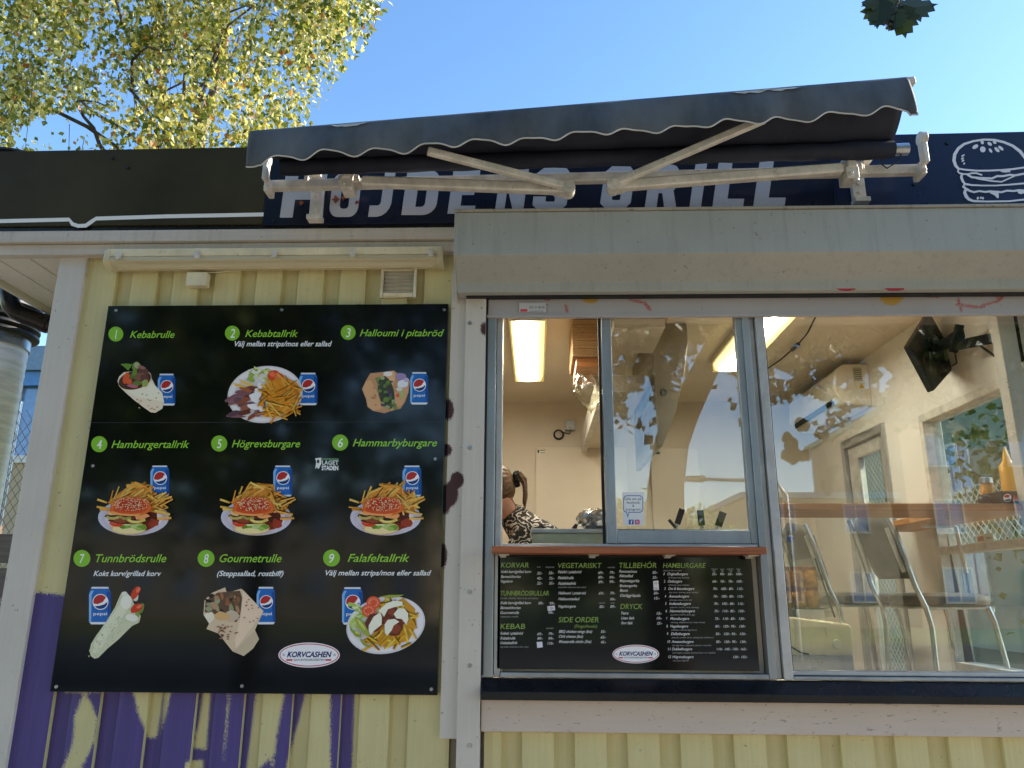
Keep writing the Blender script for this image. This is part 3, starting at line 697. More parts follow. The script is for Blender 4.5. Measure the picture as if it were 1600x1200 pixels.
# valance: scalloped flap hanging from the bar
def scallop(u, ph=0):
    c = 13.2; s_ = math.cos(2*math.pi*(u*c+.36)); return .022*s_+.006*math.sin(2*math.pi*(u*c*2+.3))
nu, nv = 260, 10; vs = []; low = []
for i in range(nu+1):
    u = i/nu; a = fb0.lerp(fb1-ax*.03, u)+Vector((0, -.02, .012)); L = .142+.012*u - scallop(u)*(.66 if .02 < u < .99 else .3) + (.012 if u > .985 else 0)
    if u < .05: L += (.05-u)*.35
    for j in range(nv+1):
        v = j/nv
        y = -.012*math.sin(v*2.2) + .010*v*math.sin(u*31+v)+.006*v*math.sin(u*77+1)
        p = a + Vector((.016*v*u if u > .9 else 0, y, -L*v)); vs.append(p)
        if j == nv: low.append(p)
g = G(); g.add(vs, [(i*(nv+1)+j, i*(nv+1)+j+1, (i+1)*(nv+1)+j+1, (i+1)*(nv+1)+j) for i in range(nu) for j in range(nv)])
M['valance'] = simple('faded_navy_valance', (88, 93, 97), .55, 0, .35, var=.32, scale=5, stretch=(1, 1, .5), bmp=.12)
va = g.build('valance', 'valance', aw, smooth=True); va.modifiers.new('thickness', 'SOLIDIFY').thickness = .0012
G().tube(low, .0032, 6).build('piping', 'piping', va, smooth=True)
for u0, u1, dz in ((.125, .185, .02), (.735, .80, .016), (.775, .845, .014)):
    n = 10; A = []; B = []; g = G()
    for i in range(n+1):
        u = u0+(u1-u0)*i/n; k = int(u*nu); a = fb0.lerp(fb1-ax*.03, u)+Vector((0, -.0245, .004)); th = dz*math.sin(math.pi*i/n)*random.uniform(.35, 1)
        A.append(a); B.append(a+Vector((0, -.004, -th-.001)))
    g.add(A+B, [(i, n+1+i, n+2+i, i+1) for i in range(n)]); g.build('worn_edge', 'piping', va)
# brackets, shoulders, arms
def hang(u, v0, v1, uo):
    g = G(); a = pt(u, v0, -.13); b = pt(u+uo, v1, -.13)
    g.box((a.x-.028, -.135, b.z), (a.x+.028, -.109, a.z+.03)); g.box((a.x-.03, -.235, a.z-.01), (a.x+.03, -.128, a.z+.035)); g.box((a.x-.03, -.235, a.z-.055), (a.x-.012, -.128, a.z+.06))
    g.box((a.x-.032, -.16, b.z-.012), (a.x+.034, -.108, b.z+.01))
    for z in (a.z-.07, b.z+.04): g.tube([(a.x, -.136, z), (a.x, -.143, z)], .010, 8)
    return g.build('wall_bracket', 'white_metal', aw, bevel=.003)
hang(497, 284, 342, -2); hang(1338, 266, 315, 4)
def cap(u0, v0, v1, rv):
    g = G(); c = pt(u0, (v0+v1)/2, -.22); z0, z1 = pt(u0, v1, -.22).z, pt(u0, v0, -.22).z
    g.box((c.x-.012, -.262, z0), (c.x+.012, -.185, z0+.06)); g.box((c.x-.010, -.30, z0+.035), (c.x+.010, -.255, z1-.01)); g.tube([(c.x-.014, -.282, z1-.02), (c.x+.014, -.282, z1-.02)], .030, 14)
    for z in (z0+.015, z0+.045): g.tube([(c.x, -.262, z), (c.x, -.272, z)], .010, 8)
    return g.build('end_bracket', 'white_metal', aw, bevel=.004)
cap(423, 254, 305, 0); cap(1433, 223, 279, 0)
def shoulder(u, v0, v1):
    g = G(); c = pt(u, (v0+v1)/2, -.24); z0, z1 = pt(u, v1, -.24).z, pt(u, v0, -.24).z
    g.box((c.x-.03, -.275, z0), (c.x+.022, -.185, z0+.055)); g.box((c.x-.022, -.28, z0+.05), (c.x+.012, -.2, z1)); g.tube([(c.x+.01, -.26, z0-.01), (c.x+.01, -.26, z1+.008)], .014, 10)
    g.box((c.x-.045, -.262, (z0+z1)/2-.012), (c.x+.045, -.222, (z0+z1)/2+.02)); g.tube([(c.x-.012, -.276, z0+.02), (c.x-.012, -.285, z0+.02)], .008, 8)
    return g.build('shoulder_joint', 'white_metal', aw, bevel=.003)
shoulder(546, 268, 300); shoulder(1328, 246, 284)
def arm(s0, e0, f0, n):
    a, b, c = pt(*s0), pt(*e0), pt(*f0)
    g = G(); g.bar(a, b, .042, .046); g.build('upper_arm', 'white_metal', aw, bevel=.010)
    g = G(); g.bar(b+Vector((0, -.02, .0)), c, .028, .032); g.build('forearm', 'white_metal', aw, bevel=.006)
    g = G(); d = (b-a).normalized(); g.tube([b+Vector((0, -.04, -.004)), b+Vector((0, .03, -.004))], .028, 14); g.bar(b-d*.05, b+d*.02, .05, .052); g.tube([b+Vector((0, -.047, 0)), b+Vector((0, -.04, 0))], .012, 8)
    g.build('elbow_joint', 'white_metal', aw, bevel=.005)
arm((566, 284, -.25), (888, 296, -.29), (668, 236, -.46), 0)
arm((1316, 264, -.25), (958, 291, -.29), (1195, 186, -.48), 1)
w_ = [pt(1408, 241, -.3), pt(1404, 252, -.3), pt(1394, 258, -.3), pt(1386, 263, -.3), pt(1379, 258, -.3), pt(1377, 248, -.3)]
G().tube(w_, .003, 6).build('cable', 'rubber', aw, smooth=True)
# dry leaves caught on the sign letter
for (u, v, r_, rot), lab in zip(((525, 312, 8, 20), (538, 309, 6, 70), (471, 318, 5, 100), (558, 317, 4.5, -20)), ('largest dry brown leaf stuck on the second letter', 'dry brown leaf right beside the largest one', 'small dry leaf on the first letter by the bracket', 'small dry leaf right of the other leaves on letters')):
    c = pt(u, v, -.113); k = r_*.0026; g = G(); vs = []
    for i in range(9):
        a = 2*math.pi*i/9; q = k*(1 if i % 2 else .62); vs.append(c+Vector((q*math.cos(a+rot), -.004-.004*math.sin(i*2.1), q*math.sin(a+rot))))
    g.add(vs+[c+Vector((0, .004, 0))], [(i, (i+1) % 9, 9) for i in range(9)])
    m = 'dry_leaf'
    if m not in M: M[m] = simple('dry_brown_leaf', (150, 84, 44), .7, var=.3, scale=40)
    tag(g.build('dry_leaf', m), lab, 'leaf', 'dry leaves on the roof sign')

# ------------------------------------------------------------------ wall lamp, junction box, vent
lx0, lx1 = pt(172, 405, -.06).x, pt(695, 405, -.06).x
lamp = thing('wall_lamp', 'long unlit strip lamp under the fascia with clear yellowed cover', 'lamp', ((lx0+lx1)/2, -.05, 2.80))
zA, zB = pt(430, 388, -.075).z, pt(430, 418, -.075).z
M['lamp_cover'] = None
m, t_, p_ = mat_new('yellowed_clear_cover'); p_.inputs['Base Color'].default_value = (*lin((232, 220, 184)), 1); p_.inputs['Roughness'].default_value = .25; p_.inputs['Alpha'].default_value = .55; M['lamp_cover'] = m
zmid = (zA*.45+zB*.55)
g = G(); g.prism([(lx0+.01, y, z) for y, z in ((-.03, zmid), (-.105, zmid+.004), (-.11, zA-.012), (-.03, zA))], (lx1-lx0-.02, 0, 0)); g.build('body', 'cream_plastic', lamp, bevel=.004)
prof = [(-.03, zmid-.001), (-.108, zmid+.002), (-.112, zmid-.02), (-.10, zB+.012), (-.075, zB), (-.03, zB+.004)]
g = G(); g.prism([(lx0+.02, y, z) for y, z in prof], (lx1-lx0-.04, 0, 0)); g.build('cover', 'lamp_cover', lamp, bevel=.005)
g = G(); g.tube([(lx0+.05, -.07, zmid-.03), (lx1-.05, -.07, zmid-.03)], .013, 10); g.build('tube', 'cream_plastic', lamp, smooth=True)
for e in (lx0, lx1-.028): g = G(); g.prism([(e, y*1.02, z) for y, z in [(-.03, zA-.006), (-.108, zA-.016), (-.116, zmid-.02), (-.104, zB+.008), (-.075, zB-.004), (-.03, zB)]], (.028, 0, 0)); g.build('end_cap', 'lamp_cover', lamp, bevel=.005)
for u in (187, 309, 430, 552, 674):
    c = pt(u, 395, -.11).x; g = G(); g.box((c-.012, -.118, zmid-.012), (c+.012, -.1125, zA-.03)); g.box((c-.008, -.124, zmid-.016), (c+.008, -.118, zmid+.01)); g.build('clip', 'white_metal', lamp, bevel=.002)
jb = thing('junction_box', 'small white junction box on the yellow boards under the strip lamp', 'junction box', pt(307, 435, -.03))
a, b = pt(292, 425, -.06), pt(322, 446, -.06); G().box((a.x, -.062, b.z), (b.x, -.0225, a.z)).build('box', 'cream_plastic', jb, bevel=.004)
G().tube([pt(322, 426, -.03), pt(345, 425, -.03), pt(360, 423.5, -.028), pt(376, 423, -.026)], .003, 6).build('cable', 'cream_plastic', jb, smooth=True)
vt = thing('vent_grille', 'small cream louvred vent grille at the top of the yellow wall', 'vent', pt(622, 443, -.03))
a, b = pt(596, 419, -.035), pt(650, 465, -.035)
g = G(); fr = .014
for p, q in (((a.x, -.04, b.z), (a.x+fr, -.022, a.z)), ((b.x-fr, -.04, b.z), (b.x, -.022, a.z)), ((a.x+fr, -.04, a.z-fr), (b.x-fr, -.022, a.z)), ((a.x+fr, -.04, b.z), (b.x-fr, -.022, b.z+fr*1.6))): g.box(p, q)
g.box((a.x+fr, -.0245, b.z+fr*1.6), (b.x-fr, -.0225, a.z-fr)); g.build('frame', 'cream_plastic', vt, bevel=.002)
n = 6; hh = (a.z-fr-b.z-fr*1.6)/n; g = G()
for i in range(n):
    z = b.z+fr*1.6+hh*i; g.prism([(a.x+fr+.001, -.026, z+hh*.95), (a.x+fr+.001, -.039, z+hh*.25), (a.x+fr+.001, -.039, z+hh*.15), (a.x+fr+.001, -.026, z+hh*.8)], (b.x-a.x-2*fr-.002, 0, 0))
g.build('louvre', 'white_metal', vt)

# ------------------------------------------------------------------ large menu board
MBX0, MBX1, MBZ0, MBZ1, MY = -1.897, -.381, 1.014, 2.616, -.052
mb = thing('menu_board', 'large glossy black menu board with nine numbered dishes', 'menu board', ((MBX0+MBX1)/2, MY, MBZ0))
G().box((MBX0, MY, MBZ0), (MBX1, -.024, MBZ1)).build('panel', 'gloss_black', mb, bevel=.001)
g = G()
for u, v in ((181, 485), (440, 484), (694, 484), (145, 728), (680, 717), (88, 1073), (378, 1072), (674, 1077)):
    c = pt(u, v, MY); g = G(); g.tube([c, c+Vector((0, -.003, 0))], [.0075, .006], 10); g.build('screw', 'steel', mb)
GREEN = (122, 176, 50); WH = (224, 226, 228)
DISH = [(1, 181, 522, 'Kebabrulle', 203, 273, None), (2, 363, 520.5, 'Kebabtallrik', 383, 466, ('Välj mellan strips/mos eller sallad', 367, 519, 541)), (3, 544, 519.5, 'Halloumi i pitabröd', 562, 694, None),
        (4, 155, 694, 'Hamburgertallrik', 174, 296, None), (5, 342.5, 693, 'Högrevsburgare', 362, 469, None), (6, 531.5, 691.5, 'Hammarbyburgare', 551, 683, None),
        (7, 128, 872.5, 'Tunnbrödsrulle', 150, 260, ('Kokt korv/grillad korv', 146, 252, 900)), (8, 322, 872.5, 'Gourmetrulle', 343, 440, ('(Steppsallad, rostbiff)', 339, 443, 900)), (9, 518, 872, 'Falafeltallrik', 543, 640, ('Välj mellan strips/mos eller sallad', 509, 674, 899))]
for n, bx, by, title, x0, x1, sub in DISH:
    k = Ink(MY-.0004); r = 11.6 if by < 600 else 12.6 if by < 800 else 13.2
    k.ell(bx, by, r, r, GREEN, n=32); k.text(str(n), bx-3.6 if n != 1 else bx-1.2, bx+4.2 if n != 1 else bx+2.0, by+7.2, 14.5, (238, 240, 232), .22, .006); k.build('number_badge', mb)
    k = Ink(MY-.0004); hh = 8.2 if by < 600 else 8.8 if by < 800 else 9.4
    k.text(title, x0, x1, by+5.8, hh*1.36, (134, 186, 60), .34, .010); k.build('dish_name', mb)
    if sub: k = Ink(MY-.0004); k.text(sub[0], sub[1], sub[2], sub[3], 8.4, WH, .34, .012); k.build('dish_note', mb)
rnd = random.Random(3)
def vary(c, a=18): d = rnd.uniform(-a, a); return tuple(max(0, min(255, x+d)) for x in c)
def can(k, x0, y0, x1, y1, lab=True):
    wd, h = x1-x0, y1-y0; X = lambda u: x0+u*wd; Y = lambda v: y0+v*h
    k.poly([(X(.12), Y(.02)), (X(.88), Y(.02)), (X(.97), Y(.12)), (X(1), Y(.2)), (X(1), Y(.93)), (X(.93), Y(1)), (X(.07), Y(1)), (X(0), Y(.93)), (X(0), Y(.2)), (X(.04), Y(.12))], (34, 98, 172))
    k.poly([(X(.0), Y(.2)), (X(.1), Y(.1)), (X(.22), Y(.1)), (X(.12), Y(.22)), (X(.1), Y(.94)), (X(0), Y(.93))], (122, 170, 218))
    k.poly([(X(.8), Y(.12)), (X(.97), Y(.14)), (X(1), Y(.2)), (X(1), Y(.93)), (X(.88), Y(.94))], (22, 72, 142), up=False)
    k.poly([(X(.12), Y(0)), (X(.88), Y(0)), (X(.9), Y(.045)), (X(.1), Y(.045))], (206, 210, 214)); k.poly([(X(.02), Y(.94)), (X(.98), Y(.94)), (X(.9), Y(1.0)), (X(.1), Y(1.0))], (212, 214, 216), up=False)
    cx, cy, r = X(.52), Y(.40), wd*.36
    k.ell(cx, cy, r, r, (228, 232, 236), n=30)
    top = [(cx+r*.9*math.cos(R(a)), cy+r*.9*math.sin(R(a))) for a in range(165, 322, 12)]
    k.poly(top + [(cx+r*.30, cy+r*.02), (cx-r*.3, cy+r*.28)], (170, 44, 44))
    bot = [(cx+r*.9*math.cos(R(a)), cy+r*.9*math.sin(R(a))) for a in range(0, 150, 12)]
    k.poly(bot + [(cx-r*.2, cy+r*.5), (cx+r*.45, cy+r*.32)], (18, 54, 112), up=False)
    if lab: k.text('pepsi', X(.2), X(.82), Y(.755), h*.085, (226, 232, 240), 0, .008)
def fry(k, x, y, L, a, wd, c=(232, 160, 70)):
    wd *= 1.75; L *= 1.05
    dx, dy = math.cos(R(a))*L/2, math.sin(R(a))*L/2; nx, ny = -dy/L*wd, dx/L*wd; c = vary(c, 26)
    k.poly([(x-dx+nx, y-dy+ny), (x+dx+nx*.8, y+dy+ny*.8), (x+dx-nx*.8, y+dy-ny*.8), (x-dx-nx, y-dy-ny)], c)
    k.poly([(x-dx-nx*.2, y-dy-ny*.2), (x+dx-nx*.1, y+dy-ny*.1), (x+dx-nx*.8, y+dy-ny*.8), (x-dx-nx, y-dy-ny)], tuple(min(255, v*1.13+8) for v in c), up=False)
    k.l += .3
def shade_ell(k, cx, cy, rx, ry, c_mid, c_edge, rot=0, rings=5):
    for i in range(rings):
        f = 1-i/rings; t = i/(rings-1); k.ell(cx, cy-(1-f)*ry*.16, rx*f, ry*f, tuple(a+(b-a)*t for a, b in zip(c_edge, c_mid)), rot, 32)
def blob(k, cx, cy, rx, ry, c, n=9, wob=.28, rot=0): k.ell(cx, cy, rx, ry, c, rot, n, wob=wob)
def dish(i): return Ink(MY-.0004)
# 4, 5, 6: burger plates (drawn in the 8.573x frame of the sixth picture)
def burger(cx):
    k = dish(0); dx = (cx-602)
    can(k, 629+dx, 727.5, 658.5+dx, 776)
    k.frame(530+dx, 710, 8.573)
    shade_ell(k, 622, 845, 475, 242, (222, 214, 226), (196, 190, 204), 0, 2)
    k.ell(625, 852, 395, 190, (206, 198, 212)); k.ell(625, 848, 380, 180, (222, 214, 226))
    k.ell(660, 890, 310, 140, (130, 44, 26), wob=.04); blob(k, 860, 850, 90, 90, (84, 30, 22)); blob(k, 900, 920, 70, 60, (150, 56, 34))
    k.poly([(270, 640), (420, 520), (600, 400), (780, 420), (960, 540), (1060, 660), (1000, 800), (800, 760), (400, 740)], (206, 132, 50))
    for f in ((205, 625, 130, 18), (215, 712, 160, 8), (320, 560, 160, -75), (400, 510, 170, -68), (250, 740, 150, 4)): fry(k, f[0]+rnd.uniform(-8, 8), f[1], f[2], f[3], 17)
    for i in range(20): fry(k, rnd.uniform(430, 800), rnd.uniform(430, 600), rnd.uniform(150, 260), rnd.uniform(-62, -18), 17)
    for i in range(8): fry(k, rnd.uniform(560, 760), rnd.uniform(400, 440), rnd.uniform(120, 200), rnd.uniform(-10, 30), 16)
    for i in range(22): fry(k, rnd.uniform(840, 1030), rnd.uniform(540, 740), rnd.uniform(140, 210), rnd.choice((-35, -20, 25, 40, 70, 80))+rnd.uniform(-10, 10), 17)
    for f in ((1040, 595, 190, -14), (1060, 640, 190, -28), (1010, 780, 200, 14), (1035, 855, 180, -2)): fry(k, *f, 21)
    # bun base, salad, tomato, patty, pickles
    k.ell(560, 985, 240, 85, (224, 176, 112)); k.ell(560, 1000, 220, 62, (240, 208, 150), up=True)
    for u, v, rx, ry, c in ((520, 960, 80, 40, (126, 158, 60)), (640, 965, 70, 40, (176, 192, 120)), (740, 975, 60, 40, (108, 146, 48)), (540, 935, 60, 22, (220, 226, 170)), (690, 1000, 50, 26, (150, 176, 84)), (470, 975, 40, 22, (90, 130, 40))): blob(k, u, v, rx, ry, c)
    k.ell(390, 930, 90, 38, (204, 58, 34), 8); blob(k, 370, 918, 50, 14, (226, 96, 62))
    k.ell(560, 880, 270, 56, (92, 44, 26), wob=.05); k.ell(440, 890, 90, 26, (140, 66, 40), 6)
    blob(k, 700, 885, 110, 38, (40, 28, 22)); blob(k, 350, 815, 110, 42, (52, 48, 26))
    k.line([(262, 830), (300, 855), (360, 858), (430, 840)], 34, (186, 164, 92)); k.line([(430, 830), (500, 862), (590, 850)], 36, (150, 140, 70)); k.line([(540, 870), (600, 905), (690, 908), (780, 870)], 38, (206, 176, 84)); k.line([(560, 880), (640, 905), (700, 895)], 16, (238, 212, 130))
    blob(k, 720, 830, 100, 40, (226, 150, 92)); blob(k, 350, 780, 80, 40, (232, 180, 130))
    # crown of the bun
    crown = [(300, 770), (318, 690), (350, 630), (420, 592), (520, 572), (640, 568), (760, 590), (830, 640), (868, 710), (850, 760), (780, 800), (690, 822), (560, 824), (430, 812), (340, 800)]
    k.poly(crown, (196, 92, 40))
    def sub(f, dy, c): k.poly([(590+(x-590)*f, 700+(y-700)*f+dy) for x, y in crown], c)
    sub(.93, 6, (206, 104, 44)); sub(.84, -6, (196, 76, 34)); sub(.7, -22, (182, 58, 30)); sub(.5, -30, (170, 50, 30))
    k.poly([(300, 770), (340, 760), (450, 790), (600, 800), (720, 790), (690, 822), (560, 826), (430, 814), (340, 802)], (226, 150, 84))
    k.l += 1
    for i in range(150):
        a = rnd.uniform(0, 6.283); q = math.sqrt(rnd.random()); x, y = 595+q*255*math.cos(a), 668+q*92*math.sin(a)-0.0004*(q*250*math.cos(a))**2*.3
        k.ell(x, y, 7.5, 4.5, vary((246, 216, 168), 14), rnd.uniform(0, 180), 6, up=False)
    return k.build('dish_picture', mb)
for cx in (208, 400, 602): burger(cx)
# 1: kebab roll
k = dish(0); can(k, 246.5, 584, 274, 633.5); k.frame(60, 470, 2.79)
k.poly([(345, 350), (352, 330), (372, 312), (400, 308), (470, 300), (490, 318), (494, 340), (510, 370), (540, 400), (548, 440), (540, 470), (510, 488), (490, 486), (460, 465), (420, 435), (380, 400), (352, 372)], (222, 206, 180))
k.poly([(372, 384), (430, 384), (490, 355), (510, 372), (538, 404), (545, 440), (500, 430), (430, 420)], (234, 220, 196))
for i in range(16): k.ell(rnd.uniform(420, 530), rnd.uniform(395, 475), rnd.uniform(3, 7), 2.5, vary((186, 150, 112)), rnd.uniform(-10, 40), 8)
k.ell(420, 345, 72, 40, (74, 48, 38), -14)
for u, v, rx, ry, c, ro in ((382, 340, 14, 26, (198, 80, 44), 20), (396, 352, 12, 12, (210, 96, 56), 0), (425, 285, 18, 20, (110, 120, 70), 10), (430, 282, 12, 14, (150, 160, 110), 10), (455, 310, 26, 20, (92, 58, 50), 30), (440, 330, 26, 16, (120, 80, 66), -20), (462, 338, 20, 14, (96, 60, 56), 40), (412, 330, 14, 10, (84, 100, 46), 0), (430, 360, 26, 10, (96, 112, 54), -10), (464, 358, 13, 17, (150, 160, 86), 20), (410, 372, 24, 7, (176, 96, 110), 10), (420, 310, 10, 18, (96, 124, 50), 20), (450, 290, 18, 8, (140, 100, 88), 20)): k.ell(u, v, rx, ry, vary(c, 8), ro, 12, wob=.16)
for a in range(-60, 61, 24): k.line([(392, 302), (386+.3*a, 286-abs(14-abs(a)*.1)), (384+.42*a, 276)], 6, (94, 132, 48), wds=[4, 8, 3])
k.build('dish_picture', mb)
# 2: kebab plate
k = dish(0); can(k, 467, 582.5, 496, 633); k.frame(340, 550, 8.889)
k.ell(660, 590, 524, 394, (206, 202, 204), -8, 44); k.ell(655, 585, 500, 372, (222, 219, 220), -8, 44); k.ell(660, 590, 440, 316, (206, 202, 202), -8, 44)
for i in range(46): blob(k, rnd.uniform(420, 740), rnd.uniform(230, 400), rnd.uniform(20, 60), rnd.uniform(8, 18), vary(rnd.choice(((176, 186, 96), (206, 206, 140), (148, 168, 72), (222, 220, 180))), 12), 7, .3, rnd.uniform(-60, 60)); k.l -= .6
k.poly([(210, 430), (280, 440), (380, 470), (490, 510), (470, 525), (380, 505), (250, 470)], (220, 176, 84)); k.poly([(290, 370), (350, 400), (470, 440), (520, 480), (440, 470), (330, 430)], (226, 186, 96))
blob(k, 780, 330, 86, 80, (208, 70, 42), 16, .05); blob(k, 850, 345, 70, 55, (218, 84, 52), 14, .06); blob(k, 760, 310, 40, 36, (226, 110, 76)); blob(k, 830, 350, 36, 30, (230, 120, 84))
for i in range(26):
    x, y = rnd.uniform(170, 620), 0; y = rnd.uniform(500, 900)
    if (x-400)**2/260**2+(y-720)**2/230**2 > 1: continue
    blob(k, x, y, rnd.uniform(60, 130), rnd.uniform(24, 50), vary(rnd.choice(((140, 78, 58), (112, 62, 54), (160, 92, 66), (92, 66, 74), (128, 90, 96))), 14), 9, .25, rnd.uniform(-40, 20)); k.l -= .5
for u, v, rx, ry, ro in ((540, 640, 100, 70, 20), (570, 560, 70, 46, 40), (520, 760, 110, 44, 4), (620, 800, 60, 40, 30), (590, 470, 40, 46, 0)): blob(k, u, v, rx, ry, (226, 222, 222), 12, .14, ro)
k.poly([(640, 460), (800, 380), (950, 350), (1100, 430), (1160, 520), (1080, 720), (1000, 850), (850, 900), (660, 900), (700, 700), (600, 600)], (206, 136, 46))
for i in range(60):
    x, y = rnd.uniform(620, 1120), rnd.uniform(370, 900)
    if (x-870)**2/270**2+(y-640)**2/280**2 > 1: continue
    fry(k, x, y, rnd.uniform(150, 250), rnd.choice((-40, -30, -55, 25, 40, -15, 70))+rnd.uniform(-12, 12), 17, (228, 150, 52)); k.l -= .5
for f in ((800, 720, 250, 14), (800, 800, 230, 48), (700, 850, 150, -25), (1120, 505, 130, 20), (640, 660, 160, -40)): fry(k, *f, 20, (234, 160, 58))
k.build('dish_picture', mb)
# 3: pita with halloumi
k = dish(0); can(k, 641, 581.5, 669, 632); k.frame(400, 470, 2.79)
k.poly([(462, 385), (478, 350), (498, 316), (540, 312), (600, 304), (640, 330), (672, 350), (664, 400), (650, 440), (630, 470), (590, 480), (560, 490), (510, 480), (486, 462), (480, 430)], (186, 140, 100))
k.poly([(464, 385), (480, 352), (500, 345), (530, 400), (548, 470), (510, 478), (488, 460), (482, 430)], (204, 158, 114))
k.poly([(560, 312), (600, 306), (612, 330), (580, 400), (570, 420), (548, 380), (545, 340)], (214, 172, 126)); k.poly([(600, 400), (660, 370), (664, 400), (640, 450), (590, 480), (575, 450)], (200, 154, 112))
k.ell(568, 400, 34, 74, (60, 66, 44), -12)
for i in range(38):
    y = rnd.uniform(335, 470); x = 545+(y-335)*.2+rnd.uniform(-22, 40); blob(k, x, y, rnd.uniform(5, 13), rnd.uniform(5, 10), vary(rnd.choice(((72, 96, 44), (104, 128, 60), (58, 66, 62), (86, 66, 92), (150, 160, 110))), 12), 8, .25); k.l -= .5
for u, v, rx, ry, c in ((632, 332, 24, 17, (150, 130, 170)), (640, 362, 26, 18, (214, 216, 222)), (636, 405, 12, 18, (168, 174, 110)), (618, 412, 8, 8, (206, 90, 62)), (575, 318, 22, 10, (222, 216, 206)), (655, 345, 12, 9, (180, 170, 196)), (625, 385, 14, 9, (206, 204, 196))): blob(k, u, v, rx, ry, c, 10, .15)
for i in range(8): k.ell(rnd.uniform(480, 530), rnd.uniform(380, 465), 6, 3, (174, 124, 84), 40, 8)
k.build('dish_picture', mb)
# 7: flatbread roll
k = dish(0); k.frame(0, 0, 1); can(k, 139, 917, 173.5, 975.5); k.frame(60, 850, 3.428)
k.poly([(440, 270), (470, 255), (500, 290), (520, 340), (548, 385), (540, 420), (500, 440), (430, 510), (370, 560), (320, 610), (300, 614), (280, 600), (274, 570), (282, 535), (310, 490), (360, 420), (410, 340)], (196, 196, 164))
k.poly([(300, 530), (360, 430), (420, 345), (450, 300), (480, 340), (440, 420), (370, 510), (310, 590), (290, 580)], (212, 211, 182))
for i in range(90):
    t = rnd.random(); x, y = 300+t*190+rnd.uniform(-34, 40), 570-t*230+rnd.uniform(-20, 40); k.ell(x, y, 5, 3, vary((188, 188, 152), 16), rnd.uniform(0, 180), 7, up=False)
k.up()
for u, v, rx, ry, c, ro in ((548, 345, 18, 30, (96, 130, 60), 20), (520, 285, 16, 22, (206, 210, 196), 0), (520, 262, 19, 40, (190, 60, 38), 32), (535, 245, 10, 16, (222, 110, 76), 30), (525, 345, 36, 22, (188, 58, 38), -28), (540, 335, 16, 8, (224, 110, 80), -28), (530, 380, 12, 18, (120, 150, 70), 20), (470, 310, 30, 40, (224, 222, 206), 10), (500, 395, 36, 20, (222, 218, 202), 10), (460, 268, 16, 14, (218, 214, 198), 0)): blob(k, u, v, rx, ry, c, 14, .08, ro)
k.build('dish_picture', mb)
# 8: gourmet roll
k = dish(0); can(k, 401, 917, 430, 975.5); k.frame(60, 850, 3.428)
k.poly([(890, 300), (930, 262), (1000, 232), (1010, 262), (1085, 240), (1100, 250), (1206, 360), (1160, 460), (1182, 510), (1150, 560), (1100, 600), (1040, 575), (965, 480), (900, 455), (915, 425), (884, 375)], (206, 182, 152))
k.poly([(895, 305), (960, 260), (1080, 250), (1096, 300), (1080, 380), (1060, 420), (990, 390), (930, 370), (890, 365)], (96, 72, 56))
k.poly([(1096, 252), (1206, 360), (1060, 560), (1050, 520), (1080, 400)], (222, 196, 168)); k.poly([(1160, 462), (1182, 510), (1150, 560), (1100, 600), (1040, 575), (1080, 545)], (192, 172, 144)); k.poly([(884, 378), (930, 362), (946, 395), (915, 428)], (224, 212, 190))
for i in range(34): blob(k, rnd.uniform(905, 1075), rnd.uniform(275, 375), rnd.uniform(10, 26), rnd.uniform(7, 16), vary(rnd.choice(((112, 84, 62), (62, 50, 44), (140, 146, 112), (150, 96, 66), (44, 40, 40), (166, 130, 98))), 10), 8, .3, rnd.uniform(0, 90)); k.l -= .5
blob(k, 1040, 385, 40, 34, (190, 170, 146), 10, .2); blob(k, 985, 385, 40, 24, (206, 164, 110), 10, .2)
for i in range(26): k.ell(rnd.uniform(960, 1060), rnd.uniform(430, 510), rnd.uniform(4, 12), 4, vary((142, 100, 78)), rnd.uniform(-30, 30), 8, up=False)
for i in range(12): k.ell(rnd.uniform(1100, 1180), rnd.uniform(280, 420), 5, 3.5, (150, 104, 84), 20, 8, up=False)
k.up(); k.build('dish_picture', mb)
# 9: falafel plate
k = dish(0); can(k, 534.5, 917.5, 567, 976); k.frame(480, 880, 6.667)
k.ell(818, 645, 415, 296, (204, 200, 204), -12, 44); k.ell(815, 638, 400, 282, (222, 219, 224), -12, 44); k.ell(810, 640, 340, 232, (206, 202, 206), -12, 44)
for i in range(40): blob(k, rnd.uniform(450, 660), rnd.uniform(430, 690), rnd.uniform(24, 52), rnd.uniform(10, 22), vary(rnd.choice(((172, 194, 96), (204, 214, 150), (146, 176, 70), (214, 222, 180))), 12), 8, .3, rnd.uniform(-60, 60)); k.l -= .6
k.poly([(640, 800), (760, 640), (900, 420), (1000, 360), (1120, 470), (1140, 640), (1060, 800), (900, 860), (760, 860)], (196, 140, 40))
for i in range(80):
    x, y = rnd.uniform(620, 1140), rnd.uniform(350, 880)
    if (x-900)**2/235**2+(y-620)**2/265**2 > 1 and not (y > 700 and 640 < x < 1080): continue
    fry(k, x, y, rnd.uniform(100, 170), rnd.choice((-30, -50, 30, 50, 75, -15))+rnd.uniform(-12, 12), 15, (226, 172, 56)); k.l -= .5
for u, v in ((690, 410), (640, 495)):
    k.ell(u, v, 72, 66, (206, 76, 48)); k.ell(u, v, 58, 52, (224, 108, 76)); k.ell(u, v, 40, 36, (212, 80, 52))
    for a in range(0, 360, 45): k.ell(u+38*math.cos(R(a)), v+34*math.sin(R(a)), 8, 11, (236, 170, 130), a, 8, up=False)
